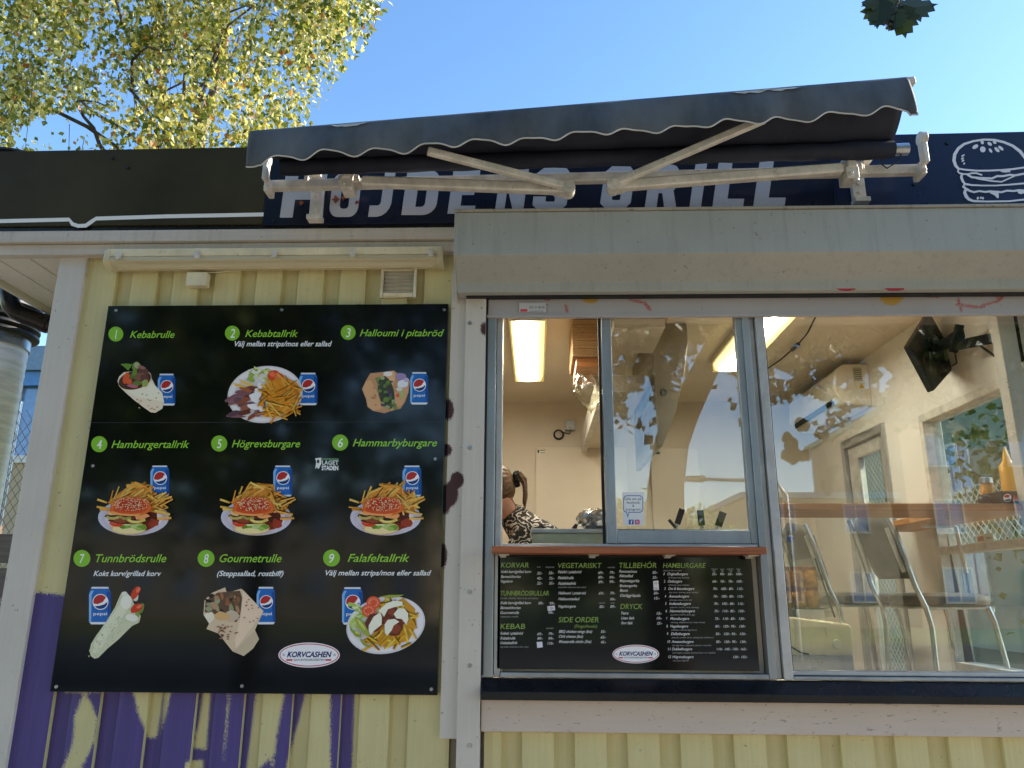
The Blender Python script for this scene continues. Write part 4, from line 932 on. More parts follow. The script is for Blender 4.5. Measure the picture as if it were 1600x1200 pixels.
for u, v, rx, ry, ro in ((700, 620, 90, 110, 30), (870, 500, 70, 80, 10), (980, 560, 84, 80, 0), (900, 660, 100, 96, -20), (830, 590, 70, 60, 0)): blob(k, u, v, rx, ry, (96, 46, 32), 14, .08, ro); blob(k, u+14, v+20, rx*.6, ry*.6, (132, 62, 42), 12, .12, ro)
for P_ in ([(640, 650), (690, 560), (760, 510), (778, 560), (775, 640), (700, 700), (660, 745), (640, 700)], [(740, 500), (820, 420), (900, 390), (990, 400), (1000, 440), (900, 460), (840, 480), (800, 560), (775, 520)], [(900, 530), (950, 470), (1010, 470), (1050, 520), (1055, 590), (1030, 640), (985, 580), (930, 575)], [(805, 640), (840, 590), (910, 580), (960, 610), (900, 650), (880, 700), (830, 758), (808, 720)]): k.poly(P_, (232, 224, 204))
for P_ in ([(490, 555), (520, 560), (600, 640), (650, 730), (640, 770), (590, 740), (520, 650)], [(440, 640), (480, 700), (560, 740), (560, 780), (500, 760), (450, 700)], [(560, 780), (590, 830), (650, 860), (640, 880), (580, 850), (550, 800)], [(750, 350), (850, 330), (1010, 328), (960, 352), (840, 362)]): k.poly(P_, vary((140, 152, 58), 10))
k.poly([(510, 575), (560, 610), (610, 690), (600, 700), (540, 630)], (186, 194, 100)); k.poly([(500, 700), (545, 720), (550, 740), (500, 735)], (184, 190, 96))
k.build('dish_picture', mb)
# supporters' badge left of the sixth dish: plain club letters
k = dish(0); k.poly([(492.5, 716), (502, 715), (502, 724), (498, 733), (495, 730), (492.5, 733), (494, 722)], (214, 216, 214)); k.ell(497, 721, 2.2, 3, (60, 70, 64), 0, 10)
k.poly([(503, 716), (529, 716.2), (529, 718.6), (503, 718.4)], (96, 130, 96)); k.text('LAGET', 503, 529, 726, 6.6, (196, 206, 198), 0, .03); k.text('STADEN', 502.5, 528.5, 734.5, 7, (232, 234, 232), 0, .035); k.build('emblem', mb)
def maker_logo(k, cx, cy, rx, ry):
    k.ell(cx, cy, rx, ry, (226, 224, 228), n=48); k.ring(cx, cy, rx*.965, ry*.92, rx*.03, (182, 40, 52), 48)
    k.text('KORVCASHEN', cx-rx*.72, cx+rx*.74, cy+ry*.16, ry*.44, (26, 38, 96), .3, .035)
    k.text('GATUKÖKSGROSSISTEN', cx-rx*.50, cx+rx*.50, cy+ry*.46, ry*.17, (70, 70, 90), 0, .01)
    k.poly([(cx-rx*.74, cy+ry*.33), (cx-rx*.54, cy+ry*.33), (cx-rx*.54, cy+ry*.46), (cx-rx*.74, cy+ry*.46)], (182, 60, 66)); k.poly([(cx+rx*.53, cy+ry*.33), (cx+rx*.72, cy+ry*.33), (cx+rx*.72, cy+ry*.46), (cx+rx*.53, cy+ry*.46)], (182, 60, 66), up=False)
    for s_ in (-1, 1): k.ring(cx+s_*rx*.83, cy-ry*.02, rx*.035, rx*.035, rx*.012, (60, 60, 90), 12)
k = dish(0); maker_logo(k, 483, 1023.5, 48, 19.5); k.build('maker_logo', mb)
k = dish(0); k.line([(140, 660.5), (690, 659)], .5, (60, 62, 66)); k.build('panel_seam', mb)

# ------------------------------------------------------------------ price board under the shelf
PY = -.012
q0, q1 = pt(776, 1045, PY), pt(1182, 875, PY)
pb = thing('price_board', 'black price board with green headings in the window below the shelf', 'price board', (.4, PY, q0.z))
G().box((q0.x, PY, q0.z), (q1.x-.02, .02, q1.z+.03)).build('panel', 'gloss_black', pb, bevel=.001)
k = Ink(PY-.0004); k.GAIN = .95
def A(u, v): return 760+u/5.217, 850+v/5.217
def B(u, v): return 960+u/5.217, 850+v/5.217
def T(fr, s, u0, u1, v, cap, c, sh_=.0, off=0): x0, y0 = fr(u0, v); x1, _ = fr(u1, v); k.text(s, x0, x1, y0, cap/5.217, c, sh_, off, up=False)
k.up(); GR = (138, 168, 84); WT = (222, 222, 222); DM = (168, 168, 168)
for fr, s, u0, u1, v, cp in ((A, 'KORVAR', 118, 345, 192, 42), (A, 'TUNNBRÖDSRULLAR', 116, 510, 420, 40), (A, 'KEBAB', 113, 315, 692, 44), (A, 'VEGETARISKT', 583, 940, 195, 42), (A, 'SIDE ORDER', 588, 916, 638, 44), (B, 'TILLBEHÖR', 38, 344, 195, 44), (B, 'DRYCK', 48, 228, 530, 44), (B, 'HAMBURGARE', 396, 744, 195, 42)): T(fr, s, u0, u1, v, cp, GR, .14, .006)
T(A, '(Fingerfoods)', 718, 902, 682, 26, GR, .1)
rows = [(A, 'Kokt korv/grillad korv', 118, 366, 236), (A, 'Bamse/chorizo', 118, 280, 276), (A, 'Vegokorv', 118, 216, 314), (A, 'Kokt korv/grillad korv', 114, 366, 490), (A, 'Bamse/chorizo', 114, 280, 530), (A, 'Gourmetrulle', 114, 266, 570), (A, 'Kebab i pitabröd', 113, 300, 738), (A, 'Kebabrulle', 113, 236, 778), (A, 'Kebabtallrik', 113, 254, 816),
        (A, 'Falafel i pitabröd', 583, 776, 238), (A, 'Falafelrulle', 583, 712, 286), (A, 'Falafeltallrik', 585, 732, 332), (A, 'Halloumi i pitabröd', 586, 812, 410), (A, 'Halloumisallad', 586, 760, 458), (A, 'Vegoburgare', 588, 728, 518), (A, 'BBQ chicken wings (6st)', 590, 862, 724), (A, 'Chili cheese (6st)', 590, 788, 764), (A, 'Mozzarella sticks (5st)', 590, 855, 806),
        (B, 'Pommes/mos', 38, 184, 234), (B, 'Räksallad', 40, 154, 270), (B, 'Majonäsgurka', 42, 202, 310), (B, 'Bostongurka', 42, 184, 350), (B, 'Bacon', 44, 110, 388), (B, 'Ost/ägg/dipsås', 46, 214, 430), (B, 'Tetra', 54, 114, 574), (B, 'Liten läsk', 54, 164, 614), (B, 'Stor läsk', 54, 150, 654)]
for fr, s, u0, u1, v in rows: T(fr, s, u0, u1, v, 23, WT, .34, .012)
for fr, s, u0, u1, v in [(A, 'bröd', 412, 442, 192), (A, 'strips/mos', 482, 552, 194), (A, 'inkl läsk, räksallad, sallad, senap och ketchup', 116, 422, 448), (A, '(steppsallad, rostbiff)', 114, 258, 598), (A, 'med läsk', 486, 548, 692), (A, 'välj mellan strips/mos eller sallad', 113, 344, 844), (A, 'med läsk', 988, 1048, 196), (A, 'välj mellan strips/mos eller sallad', 586, 812, 358), (A, 'm/bröd', 914, 966, 486), (A, 'meny', 1010, 1046, 486), (B, 'inklusive lök och sallad', 396, 552, 222), (B, 'm/bröd', 788, 838, 210), (B, 'meny', 862, 896, 210), (B, 'm/bröd', 918, 970, 210), (B, 'meny', 994, 1028, 210), (B, '90g', 800, 824, 226), (B, '90g', 868, 892, 226), (B, '150g', 932, 962, 226), (B, '150g', 1000, 1026, 226)]: T(fr, s, u0, u1, v, 13, DM, .3)
for fr, s, u, v in [(A, '22:-', 412, 248), (A, '55:-', 508, 246), (A, '42:-', 412, 290), (A, '75:-', 510, 290), (A, '22:-', 412, 330), (A, '55:-', 510, 330), (A, '89:-', 424, 493), (A, '99:-', 516, 494), (A, '99:-', 506, 570), (A, '69:-', 414, 744), (A, '79:-', 506, 742), (A, '89:-', 416, 780), (A, '99:-', 506, 780), (A, '110:-', 498, 820), (A, '69:-', 912, 244), (A, '79:-', 1004, 243), (A, '89:-', 912, 282), (A, '99:-', 1004, 282), (A, '89:-', 914, 320), (A, '99:-', 1004, 318), (A, '69:-', 916, 412), (A, '79:-', 1008, 411), (A, '99:-', 1010, 461), (A, '50:-', 920, 521), (A, '89:-', 1010, 520), (A, '55:-', 932, 724), (A, '65:-', 932, 770), (A, '45:-', 932, 810), (B, '35:-', 308, 242), (B, '25:-', 310, 282), (B, '20:-', 318, 410), (B, '15:-', 324, 452), (B, '15:-', 344, 576), (B, '19:-', 344, 616), (B, '25:-', 346, 656)]: T(fr, s, u, u+44+(8 if len(s) > 4 else 0), v, 22, WT, .25, .01)
HB = [('Orginalburgare', '(dressing, senap, ketchup)', 600, 608, (55, 90, 65, 100)), ('Ostburgare', '(dressing, senap, ketchup)', 552, 610, (60, 95, 70, 105)), ('Ost & Baconburgare', '(ost, bacon, dressing, senap, ketchup)', 652, 684, (70, 105, 80, 115)), ('Ananasburgare', '(dressing, ananas, skort, lök)', 608, 630, (70, 105, 80, 115)), ('Indianaburgare', '(jalapeño, rostlök, senap, dressing)', 624, 688, (70, 105, 80, 115)), ('Hammarbyburgare', '(specialost, friterlök, bacon, ägg)', 656, 656, (75, 110, 85, 120)), ('Miamiburgare', '(dressing, chiliglaserad, ost, senap, ketchup)', 610, 740, (75, 110, 85, 120)), ('Vegoburgare', '(rödlöken, räksallad, ägg, bacon)', 602, 672, (85, 120, 95, 130)), ('Dallasburgare', '(rostade, currylök, bacon, skivad gurka, cheddarost)', 614, 808, (85, 120, 95, 130)), ('Amazonburgare', '(ost, ägg, bacon, steppsallad, jalapeño, rostad lök)', 646, 790, (85, 120, 95, 130)), ('Dubbelburgare', '(2st burgare, rostade, dressing, bacon, ost, räksallad)', 634, 824, (110, 145, 130, 165)), ('Högrevsburgare', '(ost, bacon, färg lök)', 646, 604, (None, None, 120, 155))]
vv = [254, 314, 374, 436, 496, 556, 618, 680, 742, 806, 866, 930]
for i, (nm, sub, u1, u2, pr) in enumerate(HB):
    v = vv[i]; du = i*3.6; T(B, str(i+1), 400+du, 400+du+(10 if i < 9 else 22), v, 22, WT, .2, .01)
    T(B, nm, 432+du, u1, v, 22, WT, .34, .012); T(B, sub, 440+du*.95, u2, v+26, 13, DM, .3)
    for j, p_ in enumerate(pr):
        if p_: s = f'{p_}:-'; u = 796+du*1.05+j*66+(j > 1)*-2; T(B, s, u, u+(40 if p_ < 100 else 52), v, 20, WT, .25, .01)
k.build('price_lettering', pb)
k = Ink(PY-.0006); k.poly([A(497, 508), A(557, 502), A(560, 540), A(500, 546)], (206, 204, 210)); x0, y0 = A(506, 536); k.text('110:-', x0, x0+9, y0, 4.6, (50, 50, 60), .1, .01)
k.poly([A(410, 800), A(455, 796), A(460, 842), A(414, 847)], (206, 204, 212), up=False); k.poly([B(316, 302), B(358, 298), B(363, 374), B(320, 377)], (206, 204, 212), up=False)
x0, y0 = B(324, 328); k.text('12:-', x0, x0+6.3, y0, 3.8, (60, 60, 66), .1, .005); x0, y0 = B(326, 370); k.text('15:-', x0, x0+6, y0, 3.8, (60, 60, 66), .1, .005); k.build('price_sticker', pb, 'print_matt')
k = Ink(PY-.0004); maker_logo(k, 993.5, 1022, 36.5, 14.5); k.build('maker_logo', pb)

# ------------------------------------------------------------------ serving shelf
sf = thing('serving_shelf', 'narrow red-brown wooden serving shelf under the open window', 'shelf', pt(980, 860, -.1))
a, b = pt(768, 853, -.16), pt(1198, 866, -.16)
G().box((a.x, -.17, b.z), (b.x, -.037, a.z)).build('board', 'shelf_wood', sf, bevel=.004)
for u in (787, 928, 1047, 1176):
    c = pt(u, 868, -.1); g = G(); g.box((c.x-.02, -.11, b.z-.004), (c.x+.02, -.038, b.z-.001)); g.prism([(c.x-.016, -.10, b.z-.0045), (c.x-.016, -.05, b.z-.0045), (c.x-.016, -.05, b.z-.012)], (.024, 0, 0)); g.build('bracket', 'white_metal', sf)

# ------------------------------------------------------------------ inside the kiosk
def ceiling_lamp(x0, x1, y0, y1, label):
    l = thing('ceiling_lamp', label, 'lamp', ((x0+x1)/2, (y0+y1)/2, 2.79), 'lit strip lamps on the kiosk ceiling')
    G().box((x0-.012, y0-.012, 2.842), (x1+.012, y1+.012, 2.879)).build('housing', 'ac_white', l, bevel=.004)
    g = G(); m_ = .018; g.prism([(x0, y0, 2.841), (x0+m_, y0, 2.795), (x1-m_, y0, 2.795), (x1, y0, 2.841)], (0, y1-y0, 0)); g.build('diffuser', 'lamp_glow', l, bevel=.006)
    for e in (y0-.012, y1): G().box((x0-.004, e, 2.79), (x1+.004, e+.0115, 2.8415)).build('end_cap', 'cream_plastic', l, bevel=.003)
ceiling_lamp(-.137, .053, .66, 1.88, 'lit strip lamp on the ceiling above the woman in the open hatch')
ceiling_lamp(1.16, 1.385, .42, 1.65, 'lit strip lamp on the ceiling behind the big fixed window')
c = [ptz(1278, 488, 2.86), ptz(1262, 520, 2.862), ptz(1247, 538, 2.855)]
c2 = [ptz(1238, 546, 2.855), ptz(1220, 562, 2.86), ptz(1190, 582, 2.865), ptz(1180, 600, 2.87)]
cb = thing('pull_switch_cable', 'black cable with inline switch along the ceiling beside the right lamp', 'cable', c[2])
g = G(); g.tube(c+c2, .005, 6); g.build('cable', 'rubber', cb, smooth=True); G().tube([c[2], c2[0]], .014, 8).build('switch', 'black_plastic', cb)
# air conditioner on the right wall
ac = thing('air_conditioner', 'white wall mounted air conditioner over the side door', 'air conditioner', (XR-.11, 2.1, 2.6))
pr = [(XR-.001, 2.835), (XR-.16, 2.835), (XR-.215, 2.79), (XR-.225, 2.65), (XR-.175, 2.575), (XR-.001, 2.555)]
g = G(); g.prism([(x, 1.66, z) for x, z in pr], (0, .92, 0)); g.build('body', 'ac_white', ac, bevel=.012)
g = G(); g.prism([(x*1+((XR-.1)-x)*-.02, 1.635, z) for x, z in pr], (0, .03, 0)); g.build('end_panel', 'ac_white', ac, bevel=.01)
G().bar((XR-.203, 1.75, 2.607), (XR-.203, 2.5, 2.607), .012, .035).build('air_slot', 'rubber', ac)
k = G(); k.box((XR-.10, 1.632, 2.72), (XR-.045, 1.6345, 2.81), 0, lin((176, 170, 150))); k.box((XR-.10, 1.632, 2.665), (XR-.025, 1.6345, 2.71), 0, lin((222, 214, 190))); k.add([(XR-.075, 1.6315, 2.672), (XR-.038, 1.6315, 2.672), (XR-.0565, 1.6315, 2.704)], [(0, 1, 2)], 0, lin((206, 164, 40)))
for i in range(5): k.box((XR-.095, 1.6312, 2.733+i*.014), (XR-.052, 1.6318, 2.737+i*.014), 0, lin((90, 88, 80)))
k.build('rating_label', 'print_matt', ac)
G().tube([ptx(1270, 668, XR-.02), ptx(1258, 674, XR-.02), ptx(1249, 684, XR-.02), ptx(1246, 700, XR-.02)], .004, 6).build('cable', 'rubber', ac, smooth=True)
# television on its swing arm
A1, B1, C1, D1 = pt(1443, 492, .72), pt(1411, 543, .52), pt(1449, 614, .52), pt(1488, 570, .78)
n = (B1-A1).cross(D1-A1).normalized()
if n.x < 0: n = -n
tv = thing('television', 'black flat television tilted down on a black wall arm inside', 'television', (A1+C1)/2)
g = G(); g.prism([A1, B1, C1, D1], n*.035); g.build('casing', 'black_plastic', tv, bevel=.004)
ctr = (A1+B1+C1+D1)/4; q = [ctr+(p-ctr)*.93-n*.002 for p in (A1, B1, C1, D1)]; g = G(); g.prism(q, n*.0015); g.build('screen', 'screen', tv)
wall = pt(1592, 520, .1); hub = pt(1487, 535, .42); mid = pt(1502, 521, .36)
g = G(); g.bar(ctr+n*.04, ctr+n*.055, .12, .12); g.bar(ctr+n*.04, mid, .035, .045); g.tube([mid+Vector((0, 0, .045)), hub+Vector((0, 0, -.05))], .02, 10); g.bar(hub+Vector((0, 0, -.02)), wall, .03, .045); g.box((wall.x, .10, wall.z-.13), (wall.x+.05, .16, wall.z+.13)); g.build('swing_arm', 'matt_black', tv, bevel=.003)
G().tube([ctr+n*.045+Vector((0, 0, .1)), ctr+n*.12+Vector((0.02, 0, .02)), ctr+n*.14+Vector((0, 0, -.1)), ctr+n*.05+Vector((0, 0, -.12))], .004, 6).build('cable', 'rubber', tv, smooth=True)
G().tube([hub, hub+Vector((.1, -.05, -.03)), wall+Vector((-.02, .02, -.18)), wall+Vector((.03, .03, -.4))], .006, 6).build('power_cable', 'rubber', tv, smooth=True)
# corner post beside the television
G().box((XR-.105, .075, ZF), (XR-.03, .14, ZC)).build('corner_post', 'white', kiosk, bevel=.004)
# bar counter
bc = thing('bar_counter', 'pine bar counter running along the front window and the side window', 'counter', (1.8, .3, 1.74))
zc0, zc1 = 1.738, 1.768
g = G(); g.prism([(1.02, .11, zc0), (2.04, .11, zc0), (2.04, .45, zc0), (1.02, .45, zc0)], (0, 0, zc1-zc0)); g.build('front_board', 'bar_wood', bc, bevel=.003)
g = G(); g.prism([(XR-.012, .145, zc0), (XR-.012, 1.3, zc0), (1.90, 1.3, zc0), (1.84, .455, zc0), (2.042, .455, zc0), (2.042, .145, zc0)], (0, 0, zc1-zc0)); M['bar_wood2'] = wood('warm_pine_side_counter', (196, 134, 82), .4, 1); g.build('side_board', 'bar_wood2', bc, bevel=.003)
g = G(); g.tube([(XR-.012, .8, 1.5), (XR-.03, .8, 1.725), (XR-.06, .8, 1.732), (1.95, .8, 1.732)], .011, 8); g.build('bracket', 'white_metal', bc, smooth=True)
# stools
def make_stool(loc, rz, label):
    t = thing('bar_stool', label, 'bar stool', (0, 0, 0), 'grey bar stools at the counter')
    hs = .75
    g = G(); n = 36
    def so(a, f): c_, s_ = math.cos(a), math.sin(a); r = (abs(c_)**3.2+abs(s_)**3.2)**(-1/3.2); return (.205*f*r*c_, .19*f*r*s_)
    prof = [(.80, -.028), (.97, -.022), (1.0, 0), (.98, .018), (.88, .03), (.5, .036), (.02, .036)]
    vs = [(*so(2*math.pi*i/n, f), hs+z) for f, z in prof for i in range(n)]
    g.add(vs, [(j*n+i, j*n+(i+1) % n, (j+1)*n+(i+1) % n, (j+1)*n+i) for j in range(len(prof)-1) for i in range(n)]+[tuple(range(n-1, -1, -1))])
    g.build('seat', 'vinyl', t, smooth=True)
    G().box((-.16, -.15, hs-.042), (.16, .15, hs-.0285)).build('seat_pan', 'white_metal', t, bevel=.004)
    # backrest leaning behind (-x)
    g = G(); cols = 14; rows_ = 12; A_ = []; B_ = []
    for j in range(rows_+1):
        v = j/rows_; z = hs+.10+v*.32; wd = .158*(1-.22*max(0, v-.72)**2/.0784)-.02*(1-v)
        for i in range(cols+1):
            u = -1+2*i/cols; x = -.215-.10*v-.03*(1-u*u); th = .024*math.sqrt(max(.06, 1-u**6))*math.sqrt(max(.02, 1-(2*v-1)**8))
            zz_ = z - (.03*u*u if v > .8 else 0)
            A_.append((x-th, u*wd, zz_)); B_.append((x+th, u*wd, zz_))
    m_ = cols+1; N0 = len(A_); fs = []
    for j in range(rows_):
        for i in range(cols): fs += [(j*m_+i, (j+1)*m_+i, (j+1)*m_+i+1, j*m_+i+1), (N0+j*m_+i, N0+j*m_+i+1, N0+(j+1)*m_+i+1, N0+(j+1)*m_+i)]
        for i in (0, cols): fs.append((j*m_+i, (j+1)*m_+i, N0+(j+1)*m_+i, N0+j*m_+i))
    for j in (0, rows_): fs += [(j*m_+i, j*m_+i+1, N0+j*m_+i+1, N0+j*m_+i) for i in range(cols)]
    g.add(A_+B_, fs); g.build('backrest', 'vinyl', t, smooth=True)
    for s_ in (-1, 1):
        y = .165*s_
        G().tube([(-.335, y*.93, hs+.40), (-.30, y, hs+.30), (-.235, y*1.02, hs+.06), (-.195, y*1.02, hs-.03), (-.18, y*1.05, hs-.12), (-.205, y*1.15, .01)], .0125, 10).build('leg', 'chrome', t, smooth=True)
        G().tube([(.15, y*.9, hs-.03), (.17, y*.95, hs-.10), (.235, y*1.15, .01)], .0125, 10).build('leg', 'chrome', t, smooth=True)
    f = [(-.197, -.185, .25), (.218, -.18, .25), (.218, .18, .25), (-.197, .185, .25), (-.197, -.185, .25)]
    g = G()
    for a_, b_ in zip(f, f[1:]): g.tube([a_, b_], .009, 8)
    g.build('footrest', 'chrome', t, smooth=True)
    for s_ in (-1, 1): G().bar((-.262, .135*s_, hs+.13), (-.322, .128*s_, hs+.34), .02, .012).build('back_bracket', 'white_metal', t)
    t.location = loc; t.rotation_euler.z = rz; return t
st1 = make_stool((2.0, .84, ZF), R(11), 'nearer grey bar stool on chrome legs under the side counter')
st2 = dup(st1, (1.80, 1.38, ZF), R(9), 'farther grey bar stool standing behind the nearer one')
# display counter with glass guard, jars and a bottle
dc = thing('display_counter', 'cream refrigerated counter with slanted glass guard behind the window', 'counter', (1.2, 1.15, ZF))
g = G(); g.prism([(.95, .80, ZF+.10), (1.545, .80, ZF+.10), (1.55, .80, 1.235), (1.54, .80, 1.255), (.95, .80, 1.32)], (0, .6, 0)); g.build('body', 'cream_appliance', dc, bevel=.012)
G().box((.95, .83, ZF), (1.54, 1.36, ZF+.0995)).build('plinth', 'black_plastic', dc)
G().box((1.2, .775, 1.03), (1.53, .7985, 1.11)).build('base_strip', 'steel', dc, bevel=.003)
G().tube([(1.465, .799, 1.16), (1.465, .785, 1.16)], .022, 20).build('knob', 'ac_white', dc, bevel=.003)
g = G(); g.box((1.24, .7955, 1.235), (1.42, .799, 1.237)); g.box((1.42, .7955, 1.195), (1.422, .799, 1.237)); g.build('panel_groove', 'white_metal', dc)
p0, p1 = pt(1303, 965, .9), pt(1272, 872, .9)
g = G(); g.prism([p0, p1, p1+Vector((0, .45, 0)), p0+Vector((0, .45, 0))], (.006, 0, 0)); g.build('glass_guard', 'glass_thin', dc)
M['glass_edge'] = simple('dark_green_glass_edge', (30, 70, 56), .15)
G().bar(p0+Vector((.003, -.004, 0)), p1+Vector((.003, -.004, 0)), .007, .007).build('glass_edge', 'glass_edge', dc)
G().tube([pt(1215, 992, .79), pt(1235, 1010, .79), pt(1252, 1020, .79), pt(1263, 1022, .79), pt(1266, 1030, .79)], .004, 6).build('cable', 'rubber', dc, smooth=True)
ty = 1.325
M['sauce'] = simple('amber_jar_filling', (206, 150, 70), .25, var=.3, scale=30); M['lid'] = simple('brown_jar_lid', (150, 96, 56), .4)
tr = tag(G().box((.97, .84, 1.322), (1.46, 1.30, 1.327)).build('counter_tray', 'glass_edge', bevel=.001), 'dark green glass tray on the cream counter, jars standing on it', 'tray')
G().box((1.30, .85, 1.20), (1.44, 1.28, 1.3215)).build('tray_stand', 'white_metal', tr)
jn = 0
jl = ['amber jar at the front left corner of the counter tray', 'amber jar in the middle of the front row on the tray', 'amber jar at the right end of the front row on the tray', 'amber jar stacked on the front left jar', 'amber jar stacked on the middle jar of the front row', 'amber jar stacked on the right jar of the front row']
for lv in range(2):
    for i in range(3):
        X = pt(1228+21*i, 940, .92).x; z = 1.3275+lv*.1025
        j = thing('sauce_jar', jl[jn], 'jar', (X, .92, z), 'amber jars stacked on the counter'); jn += 1
        g = G(); g.lathe([(.030, 0), (.033, .006), (.033, .07), (.028, .084)], (X, .92, z), 16); g.build('glass_body', 'sauce', j, smooth=True)
        g = G(); g.lathe([(.031, .0845), (.031, .101), (.028, .102)], (X, .92, z), 16); g.build('lid', 'lid', j, smooth=True)
bt = thing('water_bottle', 'clear water bottle with blue cap behind the amber jars', 'bottle', (pt(1240, 900, 1.05).x, 1.05, 1.3275))
bx_ = bt.location; g = G(); g.lathe([(.034, 0), (.038, .01), (.036, .12), (.038, .14), (.038, .24), (.02, .31), (.014, .33), (.014, .345)], bx_, 18); g.build('bottle_body', 'glass_thin', bt, smooth=True)
g = G(); g.lathe([(.0385, .06), (.0385, .15)], bx_, 18); M['blue_label'] = simple('blue_white_label', (70, 96, 160), .4, var=.5, scale=40); g.build('bottle_label', 'blue_label', bt, smooth=True)
g = G(); g.lathe([(.017, .336), (.018, .366), (.015, .369)], bx_, 14); M['blue_cap'] = simple('blue_cap', (44, 70, 150), .35); g.build('cap', 'blue_cap', bt, smooth=True)
# cardboard drinks box and jar on the bar counter
a, b = pt(1561, 767, .14), pt(1612, 789, .14)
bo = thing('drinks_box', 'black drinks tray box with red letters on the bar counter', 'box', (a.x, .14, zc1))
hb = a.z-zc1
G().box((a.x, .14, zc1+.0006), (a.x+.36, .30, zc1+hb)).build('carton', 'black_plastic', bo, bevel=.004)
k = Ink(.1396); k.ell(1574, 778, 6.4, 6.4, (220, 222, 226), n=24); k.poly([(1568.6, 777)]+[(1574+5.6*math.cos(R(t_)), 778+5.6*math.sin(R(t_))) for t_ in range(190, 330, 14)]+[(1576, 778)], (190, 40, 44)); k.poly([(1574+5.6*math.cos(R(t_)), 778+5.6*math.sin(R(t_))) for t_ in range(10, 160, 14)]+[(1573, 780.5)], (24, 44, 110), up=False); k.text('MAX', 1583, 1606, 783.5, 9.5, (196, 40, 44), .15, .03); k.build('box_print', bo, 'print_matt')
g = G(); g.ball((a.x-.03, .2, zc1+.024), (.028, .03, .023), 12, 8); tag(g.build('bottle_top', 'black_plastic', smooth=True), 'small round black lid lying left of the drinks box', 'lid')
jx = pt(1570, 750, .22); jr = thing('spice_jar', 'small glass jar on the bar counter behind the drinks box', 'jar', (jx.x, .36, zc1))
g = G(); g.lathe([(.026, .0005), (.03, .006), (.03, .1), (.022, .118)], jr.location, 16); g.build('glass_body', 'sauce', jr, smooth=True); g = G(); g.lathe([(.028, .118), (.028, .142), (.02, .146)], jr.location, 16); g.build('lid', 'steel', jr, smooth=True)
M['yellow_plastic'] = simple('yellow_squeeze_bottle', (226, 164, 34), .35)
mx_ = pt(1594, 745, .3); mu = thing('mustard_bottle', 'tall yellow squeeze bottle at the right end of the bar counter', 'bottle', (mx_.x, .38, zc1))
g = G(); g.lathe([(.034, .0005), (.036, .01), (.036, .20), (.02, .225)], mu.location, 16); g.build('bottle_body', 'yellow_plastic', mu, smooth=True); g = G(); g.lathe([(.018, .226), (.016, .24), (.004, .29)], mu.location, 12); g.build('nozzle', 'yellow_plastic', mu, smooth=True)
# sign stuck on the side window
sw = [ptx(1524, 836, XR+.036), ptx(1552, 839, XR+.036), ptx(1553, 858, XR+.036), ptx(1524, 855, XR+.036)]
y0_, y1_ = sorted((sw[0].y, sw[1].y)); z0_, z1_ = sw[2].z, sw[0].z
k = G(); X = XR+.036
k.box((X, y0_, z0_), (X+.003, y1_, z1_), 0, lin((206, 214, 196)))
hy = y1_-y0_; hz = z1_-z0_
for v, c in ((.58, (188, 120, 96)), (.14, (96, 120, 104))):
    k.box((X-.0008, y1_-hy*.45, z0_+hz*v), (X-.0003, y1_-hy*.1, z0_+hz*(v+.3)), 0, lin(c)); k.box((X-.0008, y0_+hy*.12, z0_+hz*(v+.08)), (X-.0003, y0_+hy*.4, z0_+hz*(v+.2)), 0, lin((150, 160, 140)))
tag(k.build('window_sticker', 'print_matt'), 'pale sticker with two coloured squares on the side window', 'sticker')

# --- kitchen side
for (u0, v0, u1, v1), lab, bc_ in (((837, 699, 956, 835), 'tall cream wall panel with a dark sticker, left of the sash', (60, 58, 52)), ((1016, 701, 1072, 835), 'cream wall panel with a green sticker seen through the sash', (40, 96, 60))):
    y = YB-.02; a, b = pt(u0, v0, y-.012), pt(u1, v1, y-.012); zb_ = 1.2
    w_ = thing('wall_panel', lab, 'wall panel', ((a.x+b.x)/2, y, zb_))
    G().box((a.x, y-.012, zb_), (a.x+(.95 if u0 < 900 else .5)*.75, YB-.001, a.z)).build('board', 'ceil_in', w_, bevel=.004)
    k = Ink(y-.0128); k.poly([(u0+2, v0+3), (u0+16, v0+3), (u0+16, v0+10), (u0+2, v0+10)], (206, 200, 176))
    k.poly([(u0+3, v0+4), (u0+(6 if u0 < 900 else 15), v0+4), (u0+(5 if u0 < 900 else 15), v0+9), (u0+3, v0+9)], bc_); k.line([(u0+7, v0+4.5), (u0+15, v0+4.5)], 1.2, (90, 80, 40) if u0 < 900 else (150, 180, 150)); k.line([(u0+7, v0+8.5), (u0+15, v0+8.5)], .9, (90, 88, 80), up=False); k.build('sticker', w_, 'print_matt')
th = thing('thermostat', 'small grey thermostat box with coiled cable on the back wall', 'thermostat', pt(892, 665, YB-.03))
a, b = pt(883, 657, YB-.05), pt(899, 672, YB-.05); G().box((a.x, YB-.07, b.z), (b.x, YB-.001, a.z)).build('box', 'steel', th, bevel=.004)
g = G(); cc = pt(873, 679, YB-.02)
for r_, dy in ((.036, 0), (.040, .006), (.033, -.006)): g.tube([cc+Vector((r_*math.cos(a_*.35), dy, r_*math.sin(a_*.35))) for a_ in range(19)], .0035, 6)
g.tube([pt(880, 676, YB-.02), pt(890, 678, YB-.02), pt(893, 672, YB-.02)], .004, 6); g.build('cable_coil', 'rubber', th, smooth=True)
